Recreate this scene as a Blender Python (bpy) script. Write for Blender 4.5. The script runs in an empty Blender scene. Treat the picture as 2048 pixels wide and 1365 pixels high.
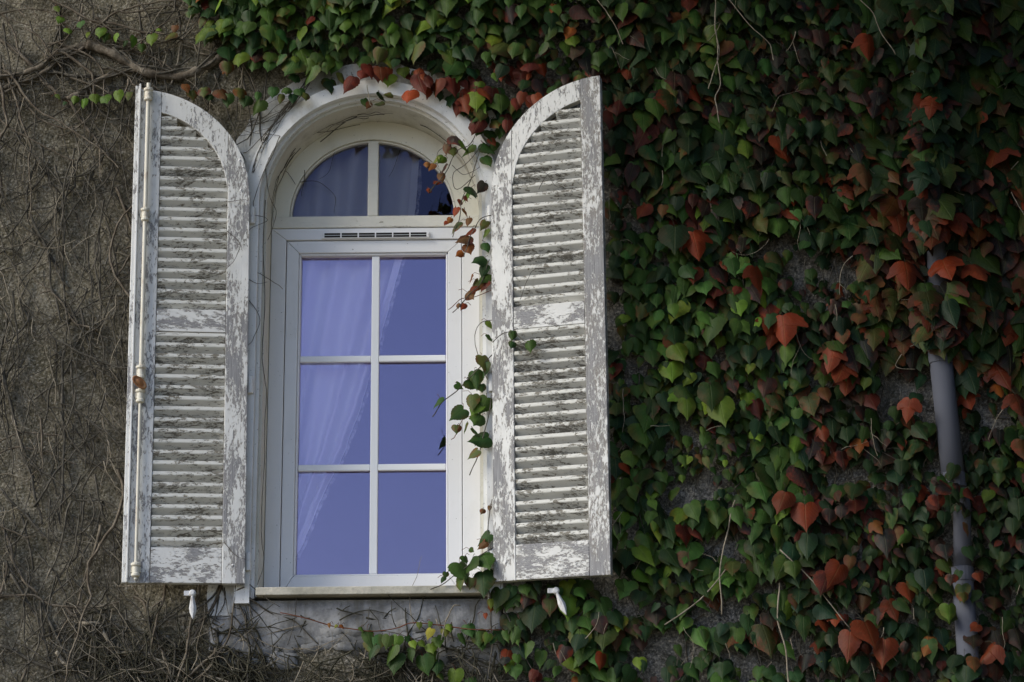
import bpy, math, random
import numpy as np
from mathutils import Vector, Matrix
R_ = random.Random(7)
scn = bpy.context.scene
C = bpy.context.collection
rad = math.radians

# ------------------------------------------------------------------ camera
CAM_T, CAM_R, CAM_D, FPX = rad(17), rad(-.55), 9.5, 4560.
CAM = (0., -CAM_D*math.cos(CAM_T), 1.6)
cd = bpy.data.cameras.new('camera'); cam = bpy.data.objects.new('camera', cd); C.objects.link(cam)
cd.lens = FPX/2048*36; cd.sensor_width = 36; cd.clip_end = 2000
cam.matrix_world = Matrix.Translation(CAM) @ (Matrix.Rotation(rad(90)+CAM_T, 4, 'X') @ Matrix.Rotation(CAM_R, 4, 'Z'))
scn.camera = cam
# ------------------------------------------------------------------ light
SUN_DIR = Vector((-.80, -.42, .62)).normalized()
w = bpy.data.worlds.new('World'); scn.world = w; w.use_nodes = True
wt = w.node_tree; bg = wt.nodes['Background']
sky = wt.nodes.new('ShaderNodeTexSky'); sky.sky_type = 'NISHITA'; sky.sun_disc = False
sky.sun_elevation = math.asin(SUN_DIR.z); sky.sun_rotation = math.atan2(SUN_DIR.x, SUN_DIR.y)
sky.dust_density = 1.0; sky.ozone_density = 2.2
tint = wt.nodes.new('ShaderNodeMix'); tint.data_type = 'RGBA'; tint.blend_type = 'MULTIPLY'; tint.inputs[0].default_value = 1
tint.inputs[7].default_value = (1.0, .975, 1.06, 1); wt.links.new(sky.outputs[0], tint.inputs[6]); wt.links.new(tint.outputs[2], bg.inputs[0]); bg.inputs[1].default_value = .10
sl = bpy.data.lights.new('sun', 'SUN'); sun = bpy.data.objects.new('sun', sl); C.objects.link(sun)
sl.energy = 1.4; sl.angle = rad(34); sl.color = (1, .96, .80)
sun.rotation_euler = SUN_DIR.to_track_quat('Z', 'Y').to_euler(); sun.location = SUN_DIR*30
scn.view_settings.view_transform = 'Standard'; scn.view_settings.look = 'None'
scn.view_settings.exposure = 1.0; scn.view_settings.gamma = 1
scn.cycles.max_bounces = 8; scn.cycles.transparent_max_bounces = 12

SHADE_TREE_BLOBS = ((4.3,-2.3,5.0,1.9,2.0,3.2,8000), (-.1,-2.7,8.7,3.1,1.8,2.1,9000), (3.6,-2.6,8.4,2.2,1.8,1.8,4000))  # leaf masses of the added off-view tree, placed to block light
# ------------------------------------------------------------------ helpers
def at(px, py, Y=0.):
    "the point of the vertical plane y=Y that stands at pixel (px,py) of the photograph (measuring aid)"
    x = (px-1024)/FPX; y = -(py-682.5)/FPX
    c, s = math.cos(CAM_R), math.sin(CAM_R); x, y = c*x-s*y, s*x+c*y
    d = (x, -math.sin(CAM_T)*y+math.cos(CAM_T), math.cos(CAM_T)*y+math.sin(CAM_T))
    t = (Y-CAM[1])/d[1]
    return Vector((CAM[0]+d[0]*t, Y, CAM[2]+d[2]*t))

class MB:
    def __init__(s): s.v, s.f, s.uv, s.col = [], [], [], []
    def add(s, vs, fs, uv=None, col=None):
        n = len(s.v); s.v += [tuple(v) for v in vs]; s.f += [[n+i for i in f] for f in fs]
        if uv is not None: s.uv += uv
        if col is not None: s.col += [col]*len(vs)
        return s
    def box(s, x0, x1, y0, y1, z0, z1):
        return s.add([(x0,y0,z0),(x1,y0,z0),(x1,y1,z0),(x0,y1,z0),(x0,y0,z1),(x1,y0,z1),(x1,y1,z1),(x0,y1,z1)],
                     [(0,1,5,4),(1,2,6,5),(2,3,7,6),(3,0,4,7),(4,5,6,7),(3,2,1,0)])
    def prism(s, pts, y0, y1):
        "pts in (x,z); extruded from y0 (front) to y1"
        a = sum(pts[i][0]*pts[(i+1)%len(pts)][1]-pts[(i+1)%len(pts)][0]*pts[i][1] for i in range(len(pts)))
        if a < 0: pts = pts[::-1]
        n = len(pts)
        return s.add([(x,y0,z) for x,z in pts]+[(x,y1,z) for x,z in pts],
                     [list(range(n)), list(range(2*n-1, n-1, -1))]+[(i, n+i, n+(i+1)%n, (i+1)%n) for i in range(n)])
    def bar(s, prof, x0, x1):
        "prof in (y,z) extruded along x"
        n = len(prof)
        return s.add([(x0,y,z) for y,z in prof]+[(x1,y,z) for y,z in prof],
                     [list(range(n)), list(range(2*n-1, n-1, -1))]+[(i, n+i, n+(i+1)%n, (i+1)%n) for i in range(n)])
    def tube(s, pts, rr, k=5, cap=True):
        pts = [Vector(p) for p in pts]; n = len(pts); vs = []; fs = []
        ref = Vector((.13,-.9,.21)).normalized()
        for i, p in enumerate(pts):
            t = (pts[min(i+1,n-1)]-pts[max(i-1,0)]).normalized()
            a = t.cross(ref)
            if a.length < .05: a = t.cross(Vector((1,0,0)))
            a.normalize(); b = t.cross(a)
            r = rr[i] if hasattr(rr,'__len__') else rr
            for j in range(k):
                q = 2*math.pi*j/k; vs.append(p+(a*math.cos(q)+b*math.sin(q))*r)
        for i in range(n-1):
            for j in range(k): fs.append((i*k+j, i*k+(j+1)%k, (i+1)*k+(j+1)%k, (i+1)*k+j))
        if cap: fs += [list(range(k))[::-1], [(n-1)*k+j for j in range(k)]]
        return s.add(vs, fs)
    def lathe(s, prof, c=(0,0,0), k=14, axis='Z'):
        "prof list of (r,h)"
        vs = []; fs = []
        for r, h in prof:
            for j in range(k):
                q = 2*math.pi*j/k; x, y = r*math.cos(q), r*math.sin(q)
                v = (x,y,h) if axis=='Z' else (x,h,y)
                vs.append((v[0]+c[0], v[1]+c[1], v[2]+c[2]))
        n = len(prof)
        for i in range(n-1):
            for j in range(k): fs.append((i*k+j, i*k+(j+1)%k, (i+1)*k+(j+1)%k, (i+1)*k+j))
        fs += [list(range(k))[::-1], [(n-1)*k+j for j in range(k)]]
        return s.add(vs, fs)
    def build(s, name, mat, parent=None, local=False, bevel=0, smooth=False, seg=2):
        me = bpy.data.meshes.new(name)
        c = Vector((0,0,0))
        if not local:
            a = np.array(s.v); c = Vector(((a[:,0].min()+a[:,0].max())/2, (a[:,1].min()+a[:,1].max())/2, a[:,2].min()))
            s.v = [tuple(v) for v in (a-np.array(c))]
        me.from_pydata(s.v, [], s.f)
        if s.uv:
            ul = me.uv_layers.new(name='UVMap'); arr = np.array(s.uv, dtype=np.float32)
            li = np.empty(len(me.loops), dtype=np.int32); me.loops.foreach_get('vertex_index', li)
            ul.data.foreach_set('uv', arr[li].ravel())
        if s.col:
            ca = me.color_attributes.new('leaf_hue', 'FLOAT_COLOR', 'POINT'); ca.data.foreach_set('color', np.array(s.col, dtype=np.float32).ravel())
        me.materials.append(mat)
        if smooth: me.polygons.foreach_set('use_smooth', [True]*len(me.polygons))
        me.update()
        o = bpy.data.objects.new(name, me); C.objects.link(o)
        if parent is not None:
            o.parent = parent; o.location = c-(Vector((0,0,0)) if local else parent.location)
        else: o.location = c
        if bevel:
            m = o.modifiers.new('edge', 'BEVEL'); m.width = bevel; m.segments = seg; m.limit_method = 'ANGLE'; m.angle_limit = rad(40)
        return o

def tag(o, label=None, cat=None, group=None, kind=None):
    if label: o['label'] = label
    if cat: o['category'] = cat
    if group: o['group'] = group
    if kind: o['kind'] = kind
    return o
def empty(name, loc, rz=0.):
    o = bpy.data.objects.new(name, None); C.objects.link(o); o.location = loc; o.rotation_euler = (0,0,rz)
    o.empty_display_size = .1
    return o
def twin(o, parent, loc=None, rot=None, scale=None):
    c = o.copy(); C.objects.link(c); c.parent = parent
    if loc is not None: c.location = loc
    if rot is not None: c.rotation_euler = rot
    if scale is not None: c.scale = scale
    return c

# ------------------------------------------------------------------ materials
class NT:
    def __init__(s, name):
        s.m = bpy.data.materials.new(name); s.m.use_nodes = True; s.t = s.m.node_tree
        s.b = s.t.nodes['Principled BSDF']; s.out = s.t.nodes['Material Output']
    def n(s, typ, **kw):
        x = s.t.nodes.new('ShaderNode'+typ)
        for k, v in kw.items(): setattr(x, k, v)
        return x
    def set(s, sock, v):
        if hasattr(v, 'is_output') or isinstance(v, bpy.types.NodeSocket): s.t.links.new(v, sock)
        else: sock.default_value = v
    def pos(s, scale=(1,1,1), obj=False, off=(0,0,0)):
        g = s.n('TexCoord').outputs['Object'] if obj else s.n('NewGeometry').outputs['Position']
        mp = s.n('Mapping'); s.t.links.new(g, mp.inputs[0]); mp.inputs['Scale'].default_value = scale; mp.inputs['Location'].default_value = off
        return mp.outputs[0]
    def noise(s, vec, scale=1., detail=6., rough=.6, dist=0.):
        x = s.n('TexNoise'); s.t.links.new(vec, x.inputs['Vector'])
        x.inputs['Scale'].default_value = scale; x.inputs['Detail'].default_value = detail
        x.inputs['Roughness'].default_value = rough; x.inputs['Distortion'].default_value = dist
        return x.outputs['Fac']
    def vor(s, vec, scale, feature='F1', out='Distance'):
        x = s.n('TexVoronoi', feature=feature); s.t.links.new(vec, x.inputs['Vector']); x.inputs['Scale'].default_value = scale
        return x.outputs[out]
    def math(s, op, a, b=0., c=0., clamp=False):
        x = s.n('Math', operation=op); x.use_clamp = clamp
        s.set(x.inputs[0], a); s.set(x.inputs[1], b); s.set(x.inputs[2], c)
        return x.outputs[0]
    def ramp(s, v, a, b, lo=0., hi=1.):
        x = s.n('MapRange'); x.interpolation_type = 'SMOOTHSTEP'
        s.set(x.inputs[0], v); s.set(x.inputs[1], a); s.set(x.inputs[2], b); s.set(x.inputs[3], lo); s.set(x.inputs[4], hi)
        return x.outputs[0]
    def mix(s, f, a, b, mode='MIX'):
        x = s.n('Mix', data_type='RGBA', blend_type=mode)
        col = lambda v: v if isinstance(v, bpy.types.NodeSocket) else tuple(v)+((1.,) if len(v)==3 else ())
        s.set(x.inputs[0], f); s.set(x.inputs[6], col(a)); s.set(x.inputs[7], col(b))
        return x.outputs[2]
    def bump(s, h, strength=.5, dist=.01):
        x = s.n('Bump'); x.inputs['Strength'].default_value = strength; x.inputs['Distance'].default_value = dist
        s.t.links.new(h, x.inputs['Height']); s.t.links.new(x.outputs[0], s.b.inputs['Normal'])
    def fin(s, color=None, rough=None, spec=None):
        if color is not None: s.set(s.b.inputs['Base Color'], color if isinstance(color, bpy.types.NodeSocket) else tuple(color)+(1,))
        if rough is not None: s.set(s.b.inputs['Roughness'], rough)
        if spec is not None: s.b.inputs['Specular IOR Level'].default_value = spec
        return s.m

def peel(name, vertical, amount, paint=(.80,.79,.755), wood=(.30,.295,.30), drift=.35):
    "flaking paint over weathered wood; grain runs along z or along x"
    t = NT(name)
    sc = (105,105,34) if vertical else (34,105,105)
    p = t.pos(sc)
    big = t.noise(t.pos((15,15,4.5) if vertical else (6,15,15), off=(3.1,1.7,.4)), 1., 3, .5)
    fine = t.math('ADD', t.noise(p, 1., 7, .70, .5), t.math('MULTIPLY', t.math('SUBTRACT', t.noise(p, 3.1, 3, .6, .3), .5), .22))
    grit = t.noise(t.pos((230,230,90) if vertical else (90,230,230)), 1., 2, .5)
    v = t.math('ADD', fine, t.math('MULTIPLY', t.math('SUBTRACT', big, .5), drift*1.5))
    v = t.math('ADD', v, t.math('MULTIPLY', t.math('SUBTRACT', grit, .5), .10))
    mask = t.ramp(v, amount-.008, amount+.008)            # 0 bare, 1 paint
    edge = t.ramp(v, amount, amount+.035)
    grain = t.noise(t.pos((420,420,9) if vertical else (9,420,420)), 1., 4, .6)
    wc = t.mix(t.ramp(grain, .3, .7), tuple(c*.62 for c in wood), tuple(c*1.25 for c in wood))
    wc = t.mix(t.ramp(big, .3, .7), wc, (wood[0]*.95, wood[1]*.87, wood[2]*.74))
    dirt = t.noise(t.pos((22,22,9) if vertical else (9,22,22)), 1., 5, .7)
    pc = t.mix(t.ramp(dirt, .35, .75), tuple(c*.90 for c in paint), paint)
    pc = t.mix(t.ramp(grain, .62, .72, 0., .22), pc, (.42,.40,.36))
    h = t.math('ADD', t.math('MULTIPLY', edge, .9), t.math('MULTIPLY', grain, .35))
    t.bump(h, .8, .0022)
    return t.fin(t.mix(mask, wc, pc), t.ramp(mask, 0, 1, .85, .5), .35)

def paint(name, col, rough=.5, dirt=.2, dirtcol=(.25,.23,.19), scale=8., bump=.15, specks=0.):
    t = NT(name)
    n1 = t.noise(t.pos((1,1,.45)), scale, 6, .65)
    c = t.mix(t.ramp(n1, .5, .8, 0., dirt), col, dirtcol)
    if specks:
        n2 = t.noise(t.pos(), 95., 3, .6)
        c = t.mix(t.ramp(n2, .72-specks*.1, .74, 0., .8), c, (.12,.11,.10))
    t.bump(t.noise(t.pos(), 60., 5, .6), bump, .003)
    return t.fin(c, rough, .4)

def wall_mat():
    t = NT('rough render')
    p = t.pos()
    big = t.noise(p, 2.2, 5, .6); mid = t.noise(p, 11., 6, .7); fine = t.noise(p, 95., 5, .75); v = t.vor(p, 70.)
    c = t.mix(t.ramp(big, .35, .65), (.150,.132,.088), (.245,.215,.150))
    c = t.mix(t.ramp(mid, .42, .72), c, (.33,.295,.225))
    sx = t.n('SeparateXYZ'); t.t.links.new(p, sx.inputs[0])
    # paler greyer render towards the right and under the window
    g = t.ramp(t.math('ADD', sx.outputs[0], t.math('MULTIPLY', t.math('SUBTRACT', big, .5), .8)), -1.1, .1)
    c = t.mix(t.math('MULTIPLY', g, .75), c, t.mix(t.ramp(mid, .35, .65), (.075,.075,.072), (.27,.265,.26)))
    c = t.mix(t.ramp(fine, .50, .64, 0., .75), c, (.60,.55,.46))
    c = t.mix(t.ramp(fine, .36, .48, .85, 0.), c, (.035,.032,.024))
    dark_olive = t.noise(t.pos(off=(5,2,1)), 3.3, 6, .7)
    c = t.mix(t.ramp(dark_olive, .52, .72, 0., .55), c, (.05,.05,.03))
    h = t.math('ADD', t.math('MULTIPLY', fine, .7), t.math('MULTIPLY', mid, 1.1))
    h = t.math('ADD', h, t.math('MULTIPLY', v, .35))
    t.bump(h, 1., .022)
    return t.fin(c, .95, .15)

def plaster_mat(name, a, b, stain=.4):
    t = NT(name); p = t.pos()
    n1 = t.noise(p, 6., 7, .7); n2 = t.noise(p, 45., 5, .7)
    c = t.mix(t.ramp(n1, .38, .66), a, b)
    c = t.mix(t.ramp(n2, .56, .7, 0., stain), c, (.10,.095,.08))
    c = t.mix(t.ramp(n1, .30, .42, stain, 0.), c, (.12,.11,.09))
    st_ = t.noise(t.pos((1,1,.12)), 26., 4, .6)
    c = t.mix(t.ramp(st_, .5, .72, 0., stain*.8), c, (.13,.12,.095))
    t.bump(t.math('ADD', n2, t.math('MULTIPLY', n1, 2.)), .6, .006)
    return t.fin(c, .85, .25)

def leaf_mat(name, src):
    t = NT(name)
    if src == 'attr':
        a = t.n('Attribute'); a.attribute_name = 'leaf_hue'; col, alpha = a.outputs['Color'], a.outputs['Alpha']; rnd = t.n('NewGeometry').outputs['Random Per Island']
    else:
        a = t.n('ObjectInfo'); col, alpha = a.outputs['Color'], a.outputs['Alpha']; rnd = a.outputs['Random']
    uv = t.n('UVMap'); s = t.n('SeparateXYZ'); t.t.links.new(uv.outputs[0], s.inputs[0])
    u = t.math('ABSOLUTE', t.math('SUBTRACT', s.outputs[0], .5)); v = s.outputs[1]
    blot = t.noise(t.pos(), 34., 5, .7); fn = t.noise(t.pos(), 150., 4, .7)
    edge = t.math('ADD', t.math('ADD', t.math('MULTIPLY', u, 1.5), t.math('MULTIPLY', v, .35)), t.math('MULTIPLY', t.math('SUBTRACT', blot, .5), 1.7))
    f = t.math('MULTIPLY', t.ramp(edge, .28, .85), alpha, clamp=True)
    c = t.mix(f, col, t.mix(t.ramp(rnd, .2, .8), (.20,.035,.014), (.11,.028,.02)))
    # lighter yellowish tissue along the veins
    mid = t.ramp(u, .004, .022, 1., 0.)
    w_ = t.math('FRACT', t.math('MULTIPLY', t.math('SUBTRACT', v, t.math('MULTIPLY', u, .95)), 6.5))
    lat = t.ramp(t.math('ABSOLUTE', t.math('SUBTRACT', w_, .5)), .02, .09, 1., 0.)
    vein = t.math('MAXIMUM', mid, t.math('MULTIPLY', lat, .5))
    c = t.mix(t.math('MULTIPLY', vein, .26), c, t.mix(.5, c, (.22,.24,.07)))
    c = t.mix(t.ramp(blot, .3, .75, .35, 0.), c, (.015,.02,.01))
    c = t.mix(t.ramp(fn, .66, .74, 0., .5), c, (.10,.05,.02))
    t.bump(t.math('ADD', t.math('MULTIPLY', vein, -1.), t.math('MULTIPLY', blot, 1.2)), .5, .003)
    t.fin(c, .5, .2)
    tr = t.n('BsdfTranslucent'); t.t.links.new(c, tr.inputs[0])
    mx = t.n('MixShader'); mx.inputs[0].default_value = .22
    t.t.links.new(t.b.outputs[0], mx.inputs[1]); t.t.links.new(tr.outputs[0], mx.inputs[2]); t.t.links.new(mx.outputs[0], t.out.inputs[0])
    return t.m

def bark_mat(name, a, b):
    t = NT(name); n1 = t.noise(t.pos(), 26., 5, .7); n2 = t.noise(t.pos((1,1,.3)), 190., 4, .7)
    c = t.mix(t.ramp(n1, .35, .7), a, b); c = t.mix(t.ramp(n2, .4, .7, .5, 0.), c, tuple(x*.35 for x in a))
    t.bump(t.math('ADD', n2, n1), .7, .004)
    return t.fin(c, .85, .2)

def glass_mat(name, refl, refl_col, thru):
    t = NT(name); t.t.nodes.remove(t.b)
    tr = t.n('BsdfTransparent'); tr.inputs[0].default_value = thru+(1,)
    gl = t.n('BsdfGlossy'); gl.inputs[0].default_value = refl_col+(1,); gl.inputs['Roughness'].default_value = .015
    bp = t.n('Bump'); bp.inputs['Strength'].default_value = .05; bp.inputs['Distance'].default_value = .02
    t.t.links.new(t.noise(t.pos(), 3., 2, .5), bp.inputs['Height']); t.t.links.new(bp.outputs[0], gl.inputs['Normal'])
    fr = t.n('Fresnel'); fr.inputs[0].default_value = 1.5
    f = t.math('ADD', t.math('MULTIPLY', fr.outputs[0], 1.6), refl-.064, clamp=True)
    mx = t.n('MixShader'); t.t.links.new(f, mx.inputs[0]); t.t.links.new(tr.outputs[0], mx.inputs[1]); t.t.links.new(gl.outputs[0], mx.inputs[2])
    t.t.links.new(mx.outputs[0], t.out.inputs[0])
    return t.m

def plain(name, col, rough=.6, spec=.3):
    return NT(name).fin(col, rough, spec)

M = dict(
    wall=wall_mat(),
    surround=plaster_mat('painted plaster surround', (.42,.42,.41), (.66,.65,.61), .65),
    patch=plaster_mat('grey cement plaster', (.15,.15,.15), (.36,.355,.35), .7),
    trim=paint('old white trim paint', (.76,.76,.74), .5, .6, (.33,.30,.22), 9., .3, 1.),
    reveal=paint('cream reveal paint', (.62,.60,.52), .6, .8, (.26,.22,.15), 6., .3, .9),
    pvc=paint('white plastic', (.78,.78,.79), .35, .35, (.48,.46,.40), 5., .03, .15),
    bar=plain('white glazing bar', (.86,.87,.88), .35),
    fan=paint('old cream window paint', (.74,.72,.62), .45, .4, (.36,.31,.2), 7., .2, .35),
    fanpeel=peel('cracked cream paint', False, .33, (.76,.74,.66), (.30,.27,.22), .2),
    pv=peel('flaking paint upright', True, .465, drift=.55),
    pv2=peel('flaking paint upright worn', True, .515),
    ph=peel('flaking paint level', False, .445, drift=.6),
    pslat=peel('flaking paint slat', False, .432, (.80,.785,.72), (.25,.235,.20), .34),
    pgood=peel('kept paint', True, .425),
    rod=paint('yellowed rod paint', (.70,.66,.55), .5, .85, (.33,.19,.09), 26., .2, .6),
    rust=paint('rusty brass', (.30,.13,.05), .5, .6, (.45,.36,.18), 70., .6),
    iron=paint('white painted iron', (.72,.72,.72), .6, .7, (.34,.24,.17), 38., .4, .5),
    sill=plaster_mat('travertine', (.42,.40,.33), (.60,.56,.47), .25),
    dark=plain('painted slot shade', (.02,.02,.02), .8),
    pipe=paint('grey plastic pipe', (.085,.09,.112), .8, .5, (.09,.08,.07), 6., .1),
    bark=bark_mat('vine bark', (.12,.095,.068), (.31,.265,.205)),
    twig=bark_mat('twig bark', (.068,.061,.048), (.205,.182,.145)),
    dark_olive=bark_mat('dark olive twig bark', (.045,.043,.028), (.12,.11,.075)),  # darker, more olive bark for the low twigs and ivy stalks
    pale=bark_mat('pale stem', (.26,.22,.16), (.48,.42,.33)),
    redstem=bark_mat('red stem', (.16,.05,.03), (.22,.10,.05)),
    glass=glass_mat('sky tinted glass', .145, (.80,.68,1.), (1.,.99,1.)),  # violet of the reflected sky is put into the gloss colour
    glass2=glass_mat('old glass', .05, (.42,.40,.60), (.80,.80,.80)),
    leafA=leaf_mat('ivy leaf', 'attr'), leafO=leaf_mat('ivy leaf single', 'obj'),
    room=plain('room wall', (.22,.21,.24), .9),
)
def cloth(name='curtain cloth', col=(.88,.88,.90), thin=.04):
    t = NT(name); t.fin(col, .8, .1)
    tr = t.n('BsdfTranslucent'); tr.inputs[0].default_value = (.8,.8,.84,1)
    mx = t.n('MixShader'); mx.inputs[0].default_value = .08
    t.t.links.new(t.b.outputs[0], mx.inputs[1]); t.t.links.new(tr.outputs[0], mx.inputs[2]); tp_ = t.n('BsdfTransparent'); m2 = t.n('MixShader'); m2.inputs[0].default_value = thin
    if thin > .3: t.t.links.new(t.ramp(t.noise(t.pos(), 30., 3, .5), .25, .75, .25, .9), m2.inputs[0])
    t.t.links.new(mx.outputs[0], m2.inputs[1]); t.t.links.new(tp_.outputs[0], m2.inputs[2])
    t.t.links.new(m2.outputs[0], t.out.inputs[0])
    return t.m
M['cloth'] = cloth(); M['hem'] = cloth('curtain hem', (.9,.9,.92), 0.); M['lace'] = cloth('curtain lace', (.7,.7,.74), .5)
def grass():
    t = NT('lawn'); n = t.noise(t.pos(), 3., 6, .7)
    c = t.mix(t.ramp(n, .35, .65), (.15,.13,.07), (.24,.20,.13))
    return t.fin(c, .9, .1)
M['grass'] = grass()

# ------------------------------------------------------------------ setting
CX, ZS = -.585, 5.0          # arch centre
HW = .45                     # half width of the opening
Z0 = 3.335                   # top of the sill
gm = MB(); gm.add([(-400,-400,0),(400,-400,0),(400,400,0),(-400,400,0)], [(0,1,2,3)])
tag(gm.build('ground', M['grass']), kind='structure')

def value_noise(X, Z, sc, seed):
    r = np.random.RandomState(seed); g = r.rand(256, 256)
    x = X*sc+1000; z = Z*sc+1000; xi = np.floor(x).astype(int); zi = np.floor(z).astype(int)
    fx = x-xi; fz = z-zi; fx = fx*fx*(3-2*fx); fz = fz*fz*(3-2*fz)
    a = g[xi%256, zi%256]; b = g[(xi+1)%256, zi%256]; c = g[xi%256, (zi+1)%256]; d = g[(xi+1)%256, (zi+1)%256]
    return a*(1-fx)*(1-fz)+b*fx*(1-fz)+c*(1-fx)*fz+d*fx*fz

house = empty('house_wall', (0, .3, 0))
tag(house, 'rough brown and grey rendered house wall behind the vines, with an arched window opening', 'wall')
WX0, WX1, WZ0, WZ1 = -2.6, 2.6, 2.6, 6.3
st = .0125
xs = np.linspace(WX0, WX1, int((WX1-WX0)/st)+1); zs = np.linspace(WZ0, WZ1, int((WZ1-WZ0)/st)+1)
X, Z = np.meshgrid(xs, zs)
H = (value_noise(X,Z,3.,1)-.5)*.030+(value_noise(X,Z,9.,2)-.5)*.022+(value_noise(X,Z,24.,3)-.5)*.012+(value_noise(X,Z,60.,4)-.5)*.008
edgefade = np.minimum(np.minimum(X-WX0, WX1-X), np.minimum(Z-WZ0, WZ1-Z)); H *= np.clip(edgefade/.15, 0, 1)
Yv = -H.clip(-.05, .012)
nx = len(xs); nz = len(zs)
V = np.stack([X.ravel(), Yv.ravel(), Z.ravel()], 1)
I = np.arange(nx*nz).reshape(nz, nx)
Q = np.stack([I[:-1,:-1], I[:-1,1:], I[1:,1:], I[1:,:-1]], -1).reshape(-1, 4)
qc = V[Q].mean(1)
ins = (np.abs(qc[:,0]-CX) < .49) & (qc[:,2] > Z0-.07) & ((qc[:,2] < ZS) | ((qc[:,0]-CX)**2+(qc[:,2]-ZS)**2 < .49**2))
Q = Q[~ins]
wm = MB(); wm.v = [tuple(v) for v in V]; wm.f = Q.tolist()
wm.build('render_coat', M['wall'], house, smooth=True)
om = MB()   # plain render beyond the close-up area, butted to it
for (a,b,c,d) in ((-9,WX0,0,8),(WX1,9,0,8),(WX0,WX1,0,WZ0),(WX0,WX1,WZ1,8)):
    om.add([(a,0,c),(b,0,c),(b,0,d),(a,0,d)], [(0,1,2,3)])
om.add([(-9,0,8),(9,0,8),(9,6,8),(-9,6,8)], [(0,1,2,3)])
om.build('outer_render_coat', M['wall'], house)

def arch(r, n=40, z0=Z0, cx=CX, zs_=ZS, a0=0, a1=180):
    p = [(cx+r*math.cos(rad(a0+(a1-a0)*i/n)), zs_+r*math.sin(rad(a0+(a1-a0)*i/n))) for i in range(n+1)]
    return [(cx+r, z0)]+p+[(cx-r, z0)] if z0 is not None else p
def band(mb, r0, r1, y0, y1, z0, n=40, jit=0., seed=0, full=True):
    "an arched band between radii r0<r1, front at y0, back at y1, with legs to z0"
    rr = random.Random(seed)
    a = arch(r0, n, z0); b = arch(r1, n, z0)
    if jit:
        # refine the legs so the outer edge can wander
        legs = 22
        def refine(P): 
            L = [(P[0][0], P[0][1]+(P[1][1]-P[0][1])*i/legs) for i in range(legs)]
            Rr = [(P[-1][0], P[-2][1]+(P[-1][1]-P[-2][1])*(i+1)/legs) for i in range(legs)]
            return L+P[1:-1]+Rr
        a, b = refine(a), refine(b)
        o = 0; bb = []
        for (x, z) in b:
            o = o*.6+rr.uniform(-jit, jit); dx, dz = x-CX, max(z-ZS, 0); l = math.hypot(dx, dz)
            bb.append((x+dx/l*o, z+dz/l*o))
        b = bb
    m = len(a); vs = [(x,y0,z) for x,z in a]+[(x,y0,z) for x,z in b]+[(x,y1,z) for x,z in a]+[(x,y1,z) for x,z in b]
    fs = []
    for i in range(m-1):
        fs += [(i, m+i, m+i+1, i+1), (i, i+1, 2*m+i+1, 2*m+i), (m+i+1, m+i, 3*m+i, 3*m+i+1)]
    fs += [(0, 2*m, 3*m, m), (m-1, 2*m-1, 4*m-1, 3*m-1)]
    return mb.add(vs, fs)

band(MB(), .5395, .635, -.026, .03, 3.23, jit=.012, seed=3).build('plaster_surround', M['surround'], house)
band(MB(), .478, .5395, -.052, .03, 3.275).build('arch_moulding', M['trim'], house)
band(MB(), .4625, .4775, -.018, .03, 3.30).build('inner_moulding', M['trim'], house)
band(MB(), .450, .462, .004, .25, 3.31).build('reveal', M['reveal'], house)
# cement patch below the sill, with a crumbling lower edge
pm = MB(); top = 3.29; n = 60; a = at(415,1240).x; b = at(1010,1240).x
vs = []; rr = random.Random(5); o = 0
NP = 10
for i in range(n+1):
    x = a+(b-a)*i/n; o = o*.75+rr.uniform(-.035,.035); zb = 3.06+o
    for j in range(NP+1):
        f = j/NP; z = top+(zb-top)*f
        yy = -.018-.006*rr.random() if 0 < j < NP and 0 < i < n else .02
        if j == NP-1: yy = -.012
        vs.append((x if 0 < i < n else x+rr.uniform(-.006,.006), yy if j else -.018, z))
pm.add(vs, [(i*(NP+1)+j, i*(NP+1)+j+1, (i+1)*(NP+1)+j+1, (i+1)*(NP+1)+j) for i in range(n) for j in range(NP)])
pm.build('cement_patch', M['patch'], house, smooth=True)
# faintly visible stones in the patch
rr = random.Random(12)
for i in range(17):
    cx_ = a+.08+rr.random()*(b-a-.16); cz_ = 3.235-rr.random()*.20; ww = rr.uniform(.035,.10); hh = rr.uniform(.02,.045)
    m_ = MB(); k = 10; ring0 = []; ring1 = []
    for j in range(k):
        q = 2*math.pi*j/k; r1 = rr.uniform(.8,1.1)
        sx_ = math.copysign(abs(math.cos(q))**.7, math.cos(q)); sz_ = math.copysign(abs(math.sin(q))**.7, math.sin(q))
        ring0.append((cx_+sx_*ww*r1, -.014, cz_+sz_*hh*r1)); ring1.append((cx_+sx_*ww*r1*.78, -.0215-rr.random()*.003, cz_+sz_*hh*r1*.75))
    m_.add(ring0+ring1+[(cx_, -.025, cz_)], [(j, (j+1)%k, k+(j+1)%k, k+j) for j in range(k)]+[(k+j, k+(j+1)%k, 2*k) for j in range(k)])
    m_.build('stone', M['patch'], house, smooth=True)
# sill
sm = MB(); sm.box(-1.035, -.118, -.075, .23, Z0-.032, Z0)
sm.build('window_sill', M['sill'], house, bevel=.003)

# room behind the window
rm = MB(); x0, x1, y0, y1, z0, z1 = -2.6, 1.4, .252, 4., 2.4, 6.2
rm.add([(x0,y0,z0),(x1,y0,z0),(x1,y1,z0),(x0,y1,z0),(x0,y0,z1),(x1,y0,z1),(x1,y1,z1),(x0,y1,z1)], [(1,2,6,5),(2,3,7,6),(3,0,4,7),(4,5,6,7),(3,2,1,0)])
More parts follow.
